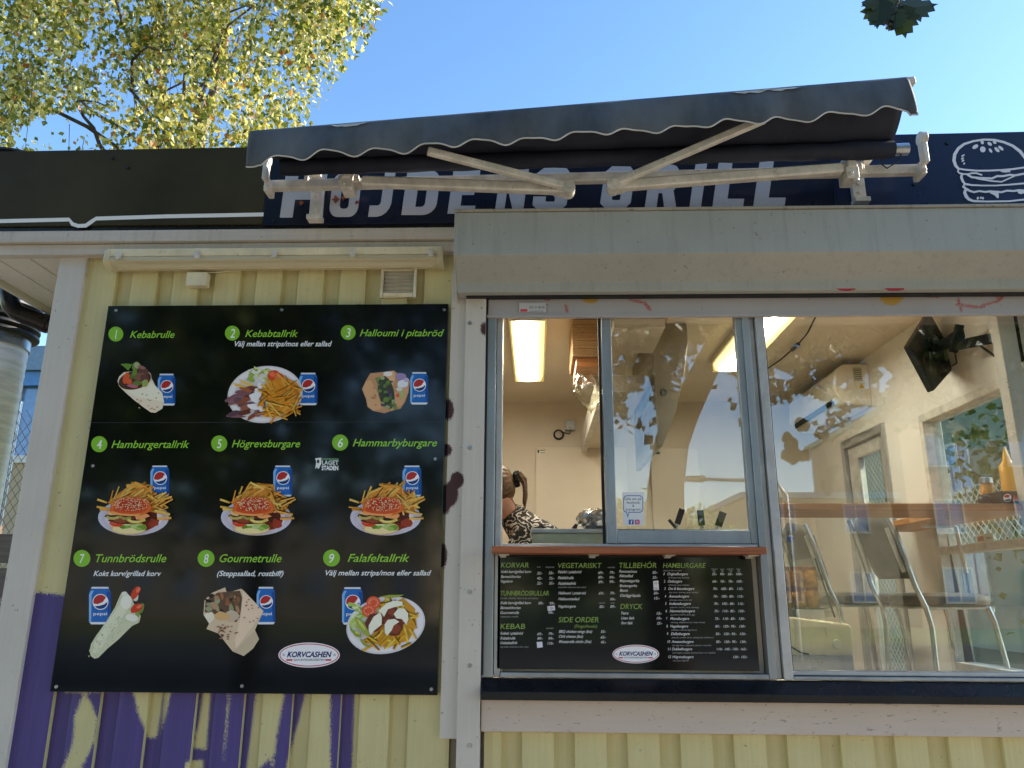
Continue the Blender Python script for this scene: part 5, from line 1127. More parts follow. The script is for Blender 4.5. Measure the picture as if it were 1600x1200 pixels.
# slanted channel, kraft boxes, bag and hood
sfz = thing('ceiling_channel', 'white boxed channel running back under the kitchen ceiling', 'channel', (.52, 1.5, 2.6))
g = G(); g.prism([(.36, 1.05, 2.46), (.40, 1.05, 2.46), (.40, 1.05, 2.62), (.36, 1.05, 2.62)], (0, 1.75, 0)); g.build('face_board', 'white_metal', sfz, bevel=.003)
G().box((.402, 1.05, 2.50), (.62, 2.82, 2.60)).build('channel_box', 'wall_in', sfz, bevel=.003)
cx_ = .30; top = 2.86
sk = thing('card_box_stack', 'stack of brown kraft card trays under the ceiling, bag below', 'stack', (cx_, .92, 2.62))
g = G()
for i in range(14): g.box((.205, .86+.002*(i % 3), 2.655+i*.0155), (.352, 1.25, 2.655+i*.0155+.0135))
g.build('card_trays', 'card', sk, bevel=.002)
G().box((.225, .88, 2.6), (.35, 1.25, 2.653)).build('carton', 'bar_wood', sk, bevel=.004)
bg_ = thing('plastic_bag', 'crumpled clear plastic bag hanging below the kraft trays', 'bag', (.27, 1.02, 2.4))
g = G(); nb, kb = 26, 22; vs = []
for j in range(kb+1):
    t = j/kb
    for i in range(nb):
        a_ = 2*math.pi*i/nb; r_ = (.075*math.sin(math.pi*min(1, .12+t*.95))**.6)*(1+.16*math.sin(a_*5+t*9)+.1*math.sin(a_*11-t*14)); vs.append((.285+.028*t+r_*math.cos(a_), 1.0+r_*math.sin(a_), 2.60-.24*t+.01*math.sin(a_*3)))
g.add(vs, [(j*nb+i, j*nb+(i+1) % nb, (j+1)*nb+(i+1) % nb, (j+1)*nb+i) for j in range(kb) for i in range(nb)]); g.build('bag_film', 'bag', bg_, smooth=True)
hd = thing('extractor_hood', 'grey steel extractor hood hanging from the kitchen ceiling', 'extractor hood', (.85, 1.2, 2.3))
M['hood'] = simple('grey_brushed_hood', (150, 140, 124), .35, .5, var=.1, scale=4)
g = G(); zA_ = pt(1022, 697, .95).z; xA = pt(1022, 600, .95).x; xB = pt(1073, 500, .95).x
g.prism([(xA, .95, zA_), (xA+.03, .95, zA_), (xA+.10, .95, zA_+.16), (xA+.17, .95, zA_+.40), (xB, .95, zA_+.60), (xB, .95, 2.878), (xA, .95, 2.878)], (0, .9, 0)); g.build('hood_body', 'hood', hd, bevel=.004)
G().box((xA-.012, .94, zA_+.28), (xA-.001, 1.85, zA_+.34)).build('hood_lip', 'steel', hd)
G().tube([(xA+.05, .9485, zA_+.30), (xA+.05, .94, zA_+.30)], .018, 12).build('hood_knob', 'black_plastic', hd)
ub = thing('upper_beam', 'brown edged pale beam under the ceiling left of the hood', 'beam', (.55, .55, 2.8))
G().box((.40, .5, 2.75), (.68, .6, 2.79)).build('edge_trim', 'card', ub, bevel=.003); G().box((.40, .52, 2.70), (.66, .95, 2.749)).build('beam_board', 'wall_in', ub, bevel=.003)
# worktop rim, foil, utensils
wt = thing('worktop', 'sage grey worktop unit behind the open hatch', 'worktop', (.4, .4, ZF))
a = pt(831, 826, .30); b = pt(831, 850, .30)
G().box((a.x, .30, ZF), (.94, .62, a.z-.02)).build('cabinet', 'green_grey', wt, bevel=.003); G().box((a.x-.004, .292, a.z-.0195), (.945, .63, a.z)).build('rim', 'alu', wt, bevel=.003)
fo = G(); c = pt(929, 811, .42); vs = []
for j in range(15):
    t = math.pi*j/14
    for i in range(22):
        p_ = 2*math.pi*i/22; r_ = .078*(1+rnd.uniform(-.13, .13)); vs.append((c.x+r_*1.05*math.sin(t)*math.cos(p_), .45+r_*math.sin(t)*math.sin(p_), a.z+.052-.055*math.cos(t)*(1+rnd.uniform(-.1, .1))))
fo.add(vs, [(j*22+i, j*22+(i+1) % 22, (j+1)*22+(i+1) % 22, (j+1)*22+i) for j in range(14) for i in range(22)])
tag(fo.build('foil_parcel', 'foil'), 'crumpled silver foil parcel on the worktop rim', 'foil parcel')
for (u, v, du), lab in (((850, 822, -7), 'dark tool handle poking up left on the worktop'), ((898, 820, 6), 'dark tool handle poking up near the foil parcel')):
    p_ = pt(u, 828, .40); g = G(); g.tube([(p_.x-du*.0028*.5, .42, a.z-.01), (p_.x, .42, a.z+.012), (p_.x+du*.0028*.6, .42, a.z+.03)], [.011, .012, .007], 10)
    tag(g.build('tool_handle', 'black_plastic', smooth=True), lab, 'tool', 'dark tool handles on the worktop')
for spec, lab in (((1045, 812, 1062, 832, .007), 'black ladle handle leaning left behind the sash'), ((1066, 795, 1054, 832, .014), 'wide dark grey spatula behind the sash'), ((1094, 797, 1098, 834, .015), 'dark upright server right of the spatula'), ((1130, 800, 1118, 834, .017), 'dark metal basket at the right end behind the sash')):
    p0, p1 = pt(spec[0], spec[1], .40), pt(spec[2], spec[3], .42); tl = thing('kitchen_tool', lab, 'kitchen tool', p1, 'dark kitchen tools behind the sash')
    g = G(); d_ = p0-p1; g.bar(p1+d_*.35, p0, spec[4]*2, .008, 0, (0, 1, 0)); g.build('blade', 'black_plastic', tl, bevel=.002); G().tube([p1-d_*.6, p1+d_*.36], .008, 8).build('handle', 'steel', tl, smooth=True)
# paper notice on the sash glass
k = Ink(-.0035); nt_ = thing('paper_notice', 'white paper notice with blue speech bubble on the sash glass', 'notice', pt(989, 822, -.0035))
k.poly([(972.5, 768.5), (1005.5, 768.5), (1006.5, 821), (973.5, 821)], (214, 214, 212)); k.build('paper', nt_, 'print_matt')
k = Ink(-.0042); BL = (58, 100, 160)
def rrect(x0, y0, x1, y1, r): return [(x, y) for x, y in rr(x0, y0, x1, y1, r)]
k.poly([rrect(973.6, 774, 1005, 801, 6)], BL); k.poly([rrect(974.8, 775.2, 1003.8, 799.8, 5)], (216, 217, 216)); k.poly([(978, 799), (983.5, 799), (981, 809)], BL); k.poly([(979, 798), (982.6, 798), (981, 805.5)], (216, 217, 216))
for s_, x0, x1, y in (('Gilla oss på', 975.4, 1002, 781.3), ('facebook', 979, 1000, 787), ('&', 988, 991, 792), ('instagram', 978, 1001, 797.6)): k.text(s_, x0, x1, y, 4.0, (60, 62, 66), 0, .004, up=False)
k.poly([(982.5, 812), (990, 812), (990, 819.5), (982.5, 819.5)], (52, 84, 150)); k.text('f', 985.4, 988, 818.6, 5.4, (230, 232, 236), 0, .03); k.poly([rrect(992, 812, 999.5, 819.5, 2)], (190, 62, 110)); k.ring(995.7, 815.7, 2.0, 2.0, .6, (236, 226, 226), 14); k.build('notice_print', nt_, 'print_matt')

# ------------------------------------------------------------------ the woman bending over in the hatch
hx = pt(779, 772, .92)
HP = Vector((hx.x-.005, .92, hx.z))
pe = thing('person', 'woman with a blond ponytail and striped black blouse bending over behind the hatch', 'person', (.16, .95, ZF))
def skinned(name, mat, verts, edges_, root=0, parent=pe, lv=2):
    me = bpy.data.meshes.new(name); off = pe.location
    me.from_pydata([tuple(Vector(v[0])-off) for v in verts], edges_, []); o = bpy.data.objects.new(name, me); COL.objects.link(o); o.parent = parent
    me.materials.append(M[mat]); m = o.modifiers.new('skin', 'SKIN'); m.use_smooth_shade = True
    for d_, v in zip(me.skin_vertices[0].data, verts): d_.radius = v[1] if isinstance(v[1], tuple) else (v[1], v[1])
    me.skin_vertices[0].data[root].use_root = True
    sb = o.modifiers.new('smooth', 'SUBSURF'); sb.levels = lv; sb.render_levels = lv; return o
sh_ = HP+Vector((.155, .03, -.22)); pv = Vector((.20, .97, 1.36)); sp = (sh_+pv)/2+Vector((.03, 0, .05))
nk = HP+Vector((.055, .0, -.105))
V = [(pv, .12), (sp, .11), (sh_, .10), (nk+Vector((.035, .012, -.03)), .062), (nk, .05), (HP+Vector((.01, 0, -.02)), .072), (HP+Vector((-.005, 0, .035)), .083), (HP+Vector((-.012, 0, .075)), .06), (HP+Vector((-.05, 0, -.055)), .048), (HP+Vector((-.09, 0, -.025)), .016)]
E_ = [(0, 1), (1, 2), (2, 3), (3, 4), (4, 5), (5, 6), (6, 7), (5, 8), (8, 9)]
def limb(a_, pts):
    for p_, r_ in pts:
        V.append((Vector(p_), r_)); E_.append((a_, len(V)-1)); a_ = len(V)-1
    return a_
AR = {}
for s_ in (-1, 1):
    S0 = sh_+Vector((-.01, .155*s_, .005)); el = S0+Vector((-.10, .03*s_, -.27)); wr = el+Vector((-.23, -.03*s_, -.04))
    wi = limb(2, [(S0, .055), (S0.lerp(el, .5), .046), (el, .038), (wr, .026)]); AR[s_] = (S0, el, wr)
    pm = limb(wi, [(wr+Vector((-.05, 0, -.012)), .028)])
    for f_, L_ in ((-.024, .062), (-.008, .074), (.008, .070), (.024, .056)): limb(pm, [(wr+Vector((-.085, f_, -.016)), .0095), (wr+Vector((-.085-L_*.5, f_*1.15, -.028)), .0085), (wr+Vector((-.085-L_*.85, f_*1.15, -.05)), .0072)])
    limb(wi, [(wr+Vector((-.035, -.034*s_, -.02)), .011), (wr+Vector((-.07, -.048*s_, -.03)), .009)])
    h0 = pv+Vector((0, .085*s_, -.08)); kn = h0+Vector((-.05, .01*s_, -.28)); an = Vector((h0.x+.02, h0.y, ZF+.075))
    limb(0, [(h0, .085), (kn, .055), (an.lerp(kn, .6), .05), (an, .036), (an+Vector((-.09, 0, -.04)), .034), (an+Vector((-.17, 0, -.048)), .026)])
skinned('body', 'skin', V, E_)
M['blouse'] = None
m, t_, p_ = mat_new('black_blouse_with_pale_streaks'); wv = N(t_, 'ShaderNodeTexWave', Scale=6.5, Distortion=26, Detail=4); t_.links.new(mapped(t_, (1.2, 1.2, 2.2)), wv.inputs['Vector'])
t_.links.new(ramp(t_, wv.outputs[1], [(0, lin((20, 18, 18))), (.68, lin((30, 26, 25))), (.86, lin((92, 80, 70))), (.95, lin((196, 186, 172))), (1, lin((206, 198, 186)))]), p_.inputs['Base Color']); p_.inputs['Roughness'].default_value = .8; M['blouse'] = m
BV = [(pv, .15), (sp, .145), (sh_+Vector((.01, 0, 0)), .133), (nk+Vector((.050, .012, -.04)), .088), (nk+Vector((.024, .008, -.008)), .084), (nk+Vector((.008, .003, .012)), .062)]; BE = [(0, 1), (1, 2), (2, 3), (3, 4), (4, 5)]
for s_ in (-1, 1):
    S0, el, wr = AR[s_]; i0 = len(BV); BV += [(S0, .068), (S0.lerp(el, .55), .064), (S0.lerp(el, .85), .06)]; BE += [(2, i0), (i0, i0+1), (i0+1, i0+2)]
skinned('blouse', 'blouse', BV, BE)
TV = [(pv+Vector((0, 0, -.02)), .15)]; TE = []
for s_ in (-1, 1):
    h0 = pv+Vector((0, .085*s_, -.08)); kn = h0+Vector((-.05, .01*s_, -.28)); an = Vector((h0.x+.02, h0.y, ZF+.1)); i0 = len(TV); TV += [(h0, .098), (kn, .068), (an.lerp(kn, .5), .06), (an, .052)]; TE += [(0, i0), (i0, i0+1), (i0+1, i0+2), (i0+2, i0+3)]
skinned('trousers', 'black_cloth', TV, TE)
skinned('ear', 'skin', [(HP+Vector((.018, -.083, -.005)), (.014, .008)), (HP+Vector((.02, -.086, .02)), (.018, .009)), (HP+Vector((.014, -.08, -.03)), (.009, .006))], [(0, 1), (0, 2)], lv=1)
# hair: strand-ridged cap swept back into a ponytail
g = G(); tie = HP+Vector((.088, -.012, .075)); nh, kh = 60, 14; vs = []
for j in range(kh+1):
    t = j/kh
    for i in range(nh):
        a_ = 2*math.pi*i/nh
        # ring around the head axis from face side (t=0) to the tie (t=1)
        ax_ = (tie-(HP+Vector((-.06, 0, .03)))); base = HP+Vector((-.06, 0, .03))+ax_*t
        r_ = .098*math.sqrt(max(0, 1-(t*1.04-.42)**2/.42)) if t < .97 else .02
        r_ = max(r_, .018)*(1+.035*math.sin(a_*19+t*3)+.02*math.sin(a_*31))
        e1 = Vector((0, 1, 0)); e2 = ax_.normalized().cross(e1)
        k_ = 1.0 if math.sin(a_) > -.2 else 1.0
        vs.append(base+e1*(r_*.92*math.cos(a_))+e2*(r_*1.12*math.sin(a_)))
g.add(vs, [(j*nh+i, j*nh+(i+1) % nh, (j+1)*nh+(i+1) % nh, (j+1)*nh+i) for j in range(kh) for i in range(nh)]+[tuple((kh)*nh+i for i in range(nh))])
hair = g.build('hair', 'hair', pe, smooth=True)
g = G()
for i in range(46):
    a_ = rnd.uniform(0, 6.28); q = rnd.uniform(0, .02); o_ = Vector((0, q*math.cos(a_), q*math.sin(a_)))
    s0 = tie+o_*.5; L_ = rnd.uniform(.8, 1.05)
    g.tube([s0, tie+Vector((.035, 0, .018))+o_*1.1, tie+Vector((.062*L_, 0, -.02))+o_*1.3, tie+Vector((.066*L_, 0, -.085*L_))+o_*1.1, tie+Vector((.058*L_, 0, -.15*L_))+o_*.5], [.006, .007, .006, .005, .001], 5)
for dx, dz in ((.02, -.16), (.09, -.19), (.05, -.13)): g.tube([HP+Vector((.075, -.05, -.03)), HP+Vector((.095, -.055, -.06)), HP+Vector((.08+dx, -.06, dz+.06))], [.004, .003, .0008], 4)
g.build('ponytail', 'hair', hair, smooth=True)
g = G()
for i in range(60):
    a_ = 2*math.pi*i/30; q = Vector((rnd.uniform(-.012, .012), .03*math.cos(a_), .034*math.sin(a_))); g.ball(tie+Vector((.012, 0, .004))+q, rnd.uniform(.008, .014), 7, 5)
g.build('scrunchie', 'black_cloth', hair, smooth=True)

# ------------------------------------------------------------------ left of the kiosk
dx_ = pt(32, 560, 1.0); DR = .20; DX = dx_.x-DR; DY = 1.0
du = thing('exhaust_duct', 'tall silver exhaust duct with black ribbed hose on top, left of the kiosk', 'duct', (DX, DY, 0))
zj = pt(30, 528, 1.0).z
prof = [(DR, 0), (DR, .05)]
z = .05
while z < zj-.03: prof += [(DR-.003, z+.01), (DR, z+.05), (DR, z+.055)]; z += .06
g = G(); g.lathe(prof+[(DR, zj)], (DX, DY, 0), 40); g.build('pipe', 'duct', du, smooth=True)
g = G(); g.lathe([(DR+.006, zj-.06), (DR+.006, zj+.001)], (DX, DY, 0), 40); g.build('collar', 'steel', du, smooth=True)
prof = []; z = zj+.002
while z < zj+1.1: prof += [(DR+.015, z), (DR+.045, z+.012), (DR+.045, z+.026), (DR+.015, z+.038)]; z += .042
g = G(); g.lathe(prof, (DX, DY, 0), 40); g.build('ribbed_hose', 'rubber_duct', du, smooth=True)
nb = thing('office_building', 'pale building with blue glass band behind the wire fence at left', 'building', (-13, 14, 0))
M['blue_band'] = simple('blue_metal_band', (70, 120, 170), .4, .2); M['beige_wall'] = simple('beige_rendered_wall', (186, 164, 132), .8, var=.1, scale=1.5); M['slate'] = simple('grey_blue_roof_metal', (110, 130, 150), .5, .3)
za, zb_, zc_, zd = pt(40, 545, 12).z, pt(40, 582, 12).z, pt(40, 604, 12).z, pt(40, 716, 12).z
G().box((-22, 12, 0), (-7.2, 22, zd)).build('wall', 'beige_wall', nb); G().box((-22, 11.9, zc_), (-7.2, 22, zb_)).build('blue_band', 'blue_band', nb); G().box((-22.2, 11.8, zb_+.002), (-7, 22, za)).build('roof', 'slate', nb)
M['office_glass'] = simple('bluish_office_glass', (90, 130, 180), .05, 0, 1.0, var=.15)
G().box((-22, 12.05, zd+.002), (-7.2, 21.9, zc_-.002)).build('window_band', 'office_glass', nb)
g = G()
for i in range(17): x = -21.6+i*.9; g.box((x, 11.96, zd), (x+.07, 12.049, zc_-.003))
g.box((-22, 11.94, zd-.1), (-7.2, 11.999, zd+.05)); g.build('window_bars', 'white_metal', nb)
fn = thing('wire_fence', 'rusty diamond mesh wire fence between the duct and the far building', 'fence', (-6, 5, 0))
g = G(); zt_ = pt(30, 640, 5).z
for i in range(-4, 60): 
    for s_ in (0, 1): g.tube([(-7.5+i*.09+(0 if s_ else 0), 5+.004*s_, 0), (-7.5+i*.09+(zt_*.7 if s_ else -zt_*.7), 5+.004*s_, zt_)], .003, 4, caps=False)
M['rust'] = simple('rusty_wire', (120, 84, 60), .7); g.build('mesh', 'rust', fn)
for i in range(4): G().tube([(-7.4+i*1.6, 5.03, 0), (-7.4+i*1.6, 5.03, zt_+.1)], .03, 10).build('post', 'steel', fn, smooth=True)
wf = thing('plank_fence', 'low weathered horizontal plank fence at the far left edge', 'fence', (-4.2, 3, 0))
for i in range(6):
    zz_ = .25+i*.27; G().box((-7.5, 2.98+.006*(i % 2), zz_), (-2.9, 3.02, zz_+.23)).build('plank', 'fence_wood', wf, bevel=.004)
for i in range(4): G().box((-7.3+i*1.4, 3.022, 0), (-7.2+i*1.4, 3.1, 1.9)).build('post', 'fence_wood', wf, bevel=.004)

# ------------------------------------------------------------------ right of the kiosk: picnic table and bushes
tb = thing('picnic_table', 'wooden picnic table standing outside the side window', 'table', (3.4, 1.2, 0))
for i in range(5): G().box((2.7, .55+i*.15, 1.32), (4.3, .685+i*.15, 1.36)).build('top_plank', 'table_wood', tb, bevel=.004)
for x in (2.85, 4.05):
    for y in (.62, 1.12): G().box((x, y, 0), (x+.09, y+.09, 1.319)).build('leg', 'table_wood', tb, bevel=.004)
G().box((2.86, .705, .55), (2.93, 1.118, .65)).build('brace', 'table_wood', tb)

# ------------------------------------------------------------------ foliage
rf = random.Random(11)
def leaf_cloud(g, pts, size, flat=.5, down=.5):
    for p in pts:
        s_ = size*rf.uniform(.7, 1.25)
        d = Vector((rf.gauss(0, 1), rf.gauss(0, 1), rf.gauss(-down*1.6, 1))).normalized(); n_ = Vector((rf.gauss(0, 1), rf.gauss(0, 1), rf.gauss(.6, 1))); sd = d.cross(n_)
        if sd.length < .05: continue
        sd.normalize(); up_ = sd.cross(d)*(s_*.12)
        a_ = Vector(p); g.add([a_, a_+d*s_*.42+sd*s_*.38*flat*2*.8+up_, a_+d*s_, a_+d*s_*.42-sd*s_*.38*flat*2*.8+up_], [(0, 1, 2, 3)])
# birch behind the kiosk: drooping strands through the crown
bi = thing('birch_tree', 'tall birch with drooping yellow green leaves behind the kiosk at left', 'tree', (-4.3, 5.2, 0))
g = G(); g.tube([(-4.3, 5.2, -.1), (-4.32, 5.25, 2), (-4.36, 5.28, 4.3), (-4.4, 5.3, 6.2), (-4.6, 6.4, 9), (-4.8, 6.6, 12)], [.22, .19, .16, .11, .05, .025], 14); g.build('trunk', 'birch_bark', bi, smooth=True)
limbs = []
g = G()
def bpt(px, py, Y): return pt(px, py, Y)
for s0, s1, e, rr_ in (((-5.25, 5.2, 5.6), bpt(40, 100, 4.8), bpt(175, 175, 4.2), .06), ((-5.2, 5.2, 7.6), bpt(110, 0, 4.6), bpt(330, 100, 4.2), .05), ((-5.1, 5.2, 8.6), bpt(260, -60, 4.6), bpt(470, 40, 4.4), .045), ((-5.2, 5.2, 6.6), bpt(130, 60, 6), bpt(300, 190, 6.6), .045), ((-5.1, 5.2, 9), bpt(330, -90, 5.4), bpt(570, 0, 5.2), .04), ((-5.2, 5.2, 6.2), bpt(-60, 60, 5), bpt(-120, 160, 4.6), .05), ((-5.2, 5.2, 7.2), bpt(200, 30, 4), bpt(390, 170, 3.9), .035), ((-5.2, 5.2, 7), (-7, 6, 9), (-8, 6.5, 8.5), .05), ((-5, 5.2, 9), (-4.6, 7, 11.5), (-4.4, 8, 11), .05), ((-5, 5.2, 10.5), (-6.5, 4.6, 12), (-7.2, 4.3, 11.6), .04), ((-4.95, 5.2, 11), (-3.6, 5, 12.6), (-3, 4.8, 12.2), .04)):
    s0, s1, e = Vector((-4.4, 5.3, min(s0[2], 6.2))), Vector(s1), Vector(e); P_ = [s0.lerp(s1, t)*(1-t)+s1.lerp(e, t)*t for t in [i/9 for i in range(10)]]
    P_ = [p+Vector((rf.gauss(0, .03), rf.gauss(0, .03), rf.gauss(0, .03))) for p in P_]; g.tube(P_, [rr_*.62*(1-.85*i/9) for i in range(10)], 8); limbs.append(P_)
g.build('limbs', 'bark', bi, smooth=True)
EDGE = [(-40, 640), (0, 600), (40, 570), (75, 560), (110, 520), (150, 500), (190, 480), (215, 440), (240, 400), (300, 380)]
def edge_at(py):
    for (a_, b_), (c_, d_) in zip(EDGE, EDGE[1:]):
        if a_ <= py <= c_: return b_+(d_-b_)*(py-a_)/(c_-a_)
    return 640 if py < -40 else 380
gl = G(); gt = G(); cnt = 0
# holes where the sky shows through
HOLES = [(105, 205, 62, 34), (58, 215, 26, 34), (120, 95, 16, 12), (232, 30, 12, 10), (275, 128, 18, 22), (30, 215, 10, 16), (205, 150, 14, 12), (330, 140, 12, 9), (430, 20, 14, 10)]
CL = [(rf.uniform(-170, 640), rf.uniform(-230, 250), rf.gauss(4.9, .9)) for _ in range(170)]
for i in range(2700):
    cx_, cy_, cY = rf.choice(CL); px, py = cx_+rf.gauss(0, 30), cy_+rf.gauss(0, 26); Y = cY+rf.gauss(0, .2); lim = edge_at(py)
    if px > lim - abs(rf.gauss(0, 26)): continue
    p = pt(px, py, max(3.4, Y)); L = rf.uniform(.35, 1.0); dx2, dy2 = rf.gauss(0, .10), rf.gauss(0, .12); pts = []; path = []
    for k in range(7):
        t = k/6; path.append(p+Vector((dx2*t, dy2*t, -L*t)))
    keep = []
    for k in range(int(L*26)):
        t = rf.random(); q = p+Vector((dx2*t+rf.gauss(0, .045), dy2*t+rf.gauss(0, .045), -L*t)); d_ = q-CAM; zz_ = d_.dot(FW); u, v = 800+F*d_.dot(RT)/zz_, 600-F*d_.dot(UP)/zz_
        if any(((u-a_)/c_)**2+((v-b_)/e_)**2 < 1 for a_, b_, c_, e_ in HOLES) and rf.random() < .93: continue
        if u > edge_at(v)+12: continue
        keep.append(q)
    leaf_cloud(gl, keep, rf.choice((.062, .074, .088)), .6, .7)
    if i % 9 == 0 and len(keep) > L*15: gt.tube(path, [.004, .0035, .003, .003, .0025, .002, .0015], 4, caps=False)
# the rest of the crown, out of the picture
for i in range(420):
    a_ = rf.uniform(0, 6.28); q = rf.uniform(.4, 1); p = Vector((-5.2+3.4*q*math.cos(a_), 6.0+2.6*q*math.sin(a_), rf.uniform(8, 13)))
    d_ = p-CAM; zz_ = d_.dot(FW)
    if zz_ > 0 and -60 < 600-F*d_.dot(UP)/zz_ < 300: continue
    leaf_cloud(gl, [p+Vector((rf.gauss(0, .08), rf.gauss(0, .08), -.7*rf.random())) for _ in range(16)], .075, .55, .7)
gl.build('crown', 'birch_leaf', bi); gt.build('twigs', 'bark', bi, kind='stuff')

# broad maple in front of the kiosk: seen in the window glass, one twig hanging into the view
def mirror(px, py, Y): p = pt(px, py, Y); return Vector((p.x, -p.y, p.z))
tr0 = mirror(1040, 860, 6.6)
ma = thing('maple_tree', 'large leaning maple whose trunk and leaves are reflected in the windows', 'tree', (tr0.x, tr0.y, 0))
g = G(); tp = [Vector((tr0.x-.05, tr0.y, -.1)), Vector((tr0.x-.02, tr0.y, .4)), tr0, mirror(1040, 760, 6.6), mirror(1050, 690, 6.6), mirror(1070, 640, 6.55), mirror(1096, 590, 6.5), mirror(1125, 530, 6.4), mirror(1150, 470, 6.2), mirror(1180, 380, 6)]
g.tube(tp, [.36, .29, .25, .23, .22, .20, .17, .15, .12, .08], 16)
g.tube([tp[4], mirror(1040, 620, 6.5), mirror(1020, 560, 6.6), mirror(990, 480, 6.8), mirror(950, 380, 7)], [.17, .14, .12, .10, .06], 12)
top = tp[-1]
LB = [top, Vector((1.9, -4.6, 6.6)), Vector((1.75, -2.6, 6.4)), Vector((1.62, -.9, 5.4)), Vector((1.60, -.35, 4.45)), pt(1404, 4, -.3)]
g.tube(LB, [.08, .07, .05, .03, .012, .004], 10)
for e in (Vector((-1.5, -7.5, 7)), Vector((4.6, -7.5, 6.6)), Vector((.2, -9, 8)), Vector((3.4, -5, 7.6)), Vector((5.2, -6, 5.2)), Vector((-1.2, -5.6, 5.2))):
    s_ = tp[-2]; md = s_.lerp(e, .5)+Vector((0, 0, .5)); g.tube([s_, md, e], [.09, .06, .02], 8)
trunk = g.build('trunk', 'bark', ma, smooth=True)
gl = G()
def lobed(g, c, size, d, nrm):
    d = Vector(d).normalized(); sd = d.cross(Vector(nrm)).normalized(); up_ = sd.cross(d); ol = [(0, 0), (.20, -.10), (.42, .06), (.34, .18), (.52, .34), (.36, .42), (.40, .62), (.24, .62), (.22, .84), (.08, .80), (0, 1.0)]
    P_ = [c+sd*(x*size)+d*(y*size)+up_*(.1*size*abs(x)) for x, y in ol]; Q_ = [c-sd*(x*size)+d*(y*size)+up_*(.1*size*abs(x)) for x, y in ol]
    n_ = len(P_); b = P_+Q_; mid_ = [c+d*(y*size) for x, y in ol]
    g.add(mid_+P_, [(i, i+1, n_+i+1, n_+i) for i in range(n_-1)]); g.add(mid_+Q_, [(i, n_+i, n_+i+1, i+1) for i in range(n_-1)])
RH = [(1095, 640, 26, 40), (1120, 700, 60, 60), (1000, 632, 24, 30), (1015, 600, 20, 20), (1110, 556, 26, 16), (1230, 690, 44, 70), (1290, 720, 50, 30), (1225, 585, 18, 14), (1340, 640, 14, 12), (1260, 640, 40, 26), (1385, 590, 14, 22), (1130, 600, 16, 26), (1060, 545, 10, 7), (1075, 520, 12, 8), (975, 560, 9, 10)]
for i in range(2300):
    px, py = rf.uniform(700, 1680) if i < 1700 else rf.uniform(1370, 1660), rf.uniform(330, 690); Y = rf.uniform(4.2, 9.5)
    if py > 600+60*math.sin(px*.021)+30*math.sin(px*.05) and not (px > 1390 and py < 640): continue
    c = mirror(px, py, Y)
    pts = []
    for _ in range(15):
        q = c+Vector((rf.gauss(0, .22), rf.gauss(0, .25), rf.gauss(0, .16))); mq = Vector((q.x, -q.y, q.z)); d_ = mq-CAM; zz_ = d_.dot(FW); u, v = 800+F*d_.dot(RT)/zz_, 600-F*d_.dot(UP)/zz_
        if any(((u-a_)/c_)**2+((v-b_)/e_)**2 < 1 for a_, b_, c_, e_ in RH): continue
        pts.append(q)
    leaf_cloud(gl, pts, .115, .8, .4)
for i in range(1100):   # the wider crown, above the reflected part
    a_ = rf.uniform(0, 6.28); q = math.sqrt(rf.random()); c = Vector((1.6+4.6*q*math.cos(a_), -7.6+3.4*q*math.sin(a_), rf.uniform(5.2, 9.0)))
    leaf_cloud(gl, [c+Vector((rf.gauss(0, .3), rf.gauss(0, .3), rf.gauss(0, .2))) for _ in range(9)], .17, .8, .4)
for (u, v, Y) in ((1240, 690, 5.0), (1250, 702, 5.1), (1236, 706, 4.9), (1260, 655, 5.0), (1246, 708, 5.0), (1228, 700, 5.0), (1290, 748, 5.6), (1300, 735, 5.6)):
    c = mirror(u, v, Y)
    for _ in range(3): lobed(gl, c+Vector((rf.gauss(0, .05), 0, rf.gauss(0, .05))), .13, (rf.gauss(0, .6), rf.gauss(0, .4), -1), (rf.gauss(0, .4), 1, rf.gauss(0, .4)))
gl.build('crown', 'maple_leaf', ma)
# the twig at the upper right of the view
g = G(); tw = [pt(1404, 4, -.3), pt(1398, 12, -.3), pt(1393, 22, -.3), pt(1388, 32, -.3), pt(1384, 42, -.3)]
g.tube(tw, [.004, .0035, .003, .0022, .0015], 6); g.tube([pt(1404, 4, -.3), pt(1407, 13, -.3)], .0012, 5)
for e in ((1381, 38), (1386, 44), (1391, 38)):
    q = pt(*e, -.3); g.tube([tw[3], q], .001, 4); g.ball(q, .007, 7, 5)
twg = g.build('twig', 'bark', trunk, smooth=True)
g = G()
for (u, v), size, (du_, dv_) in (((1384, -4), .17, (-16, 42)), ((1374, 2), .15, (-3, 36)), ((1407, 14), .155, (8, 46)), ((1411, 14), .16, (42, -6)), ((1399, 20), .10, (2, 28)), ((1376, -2), .10, (-10, 4))):
    c = pt(u, v, -.3); e = pt(u+du_, v+dv_, -.3); lobed(g, c, size, e-c, (rf.gauss(0, .25), 1, rf.gauss(0, .25)))
g.build('leaves', 'maple_leaf', trunk)

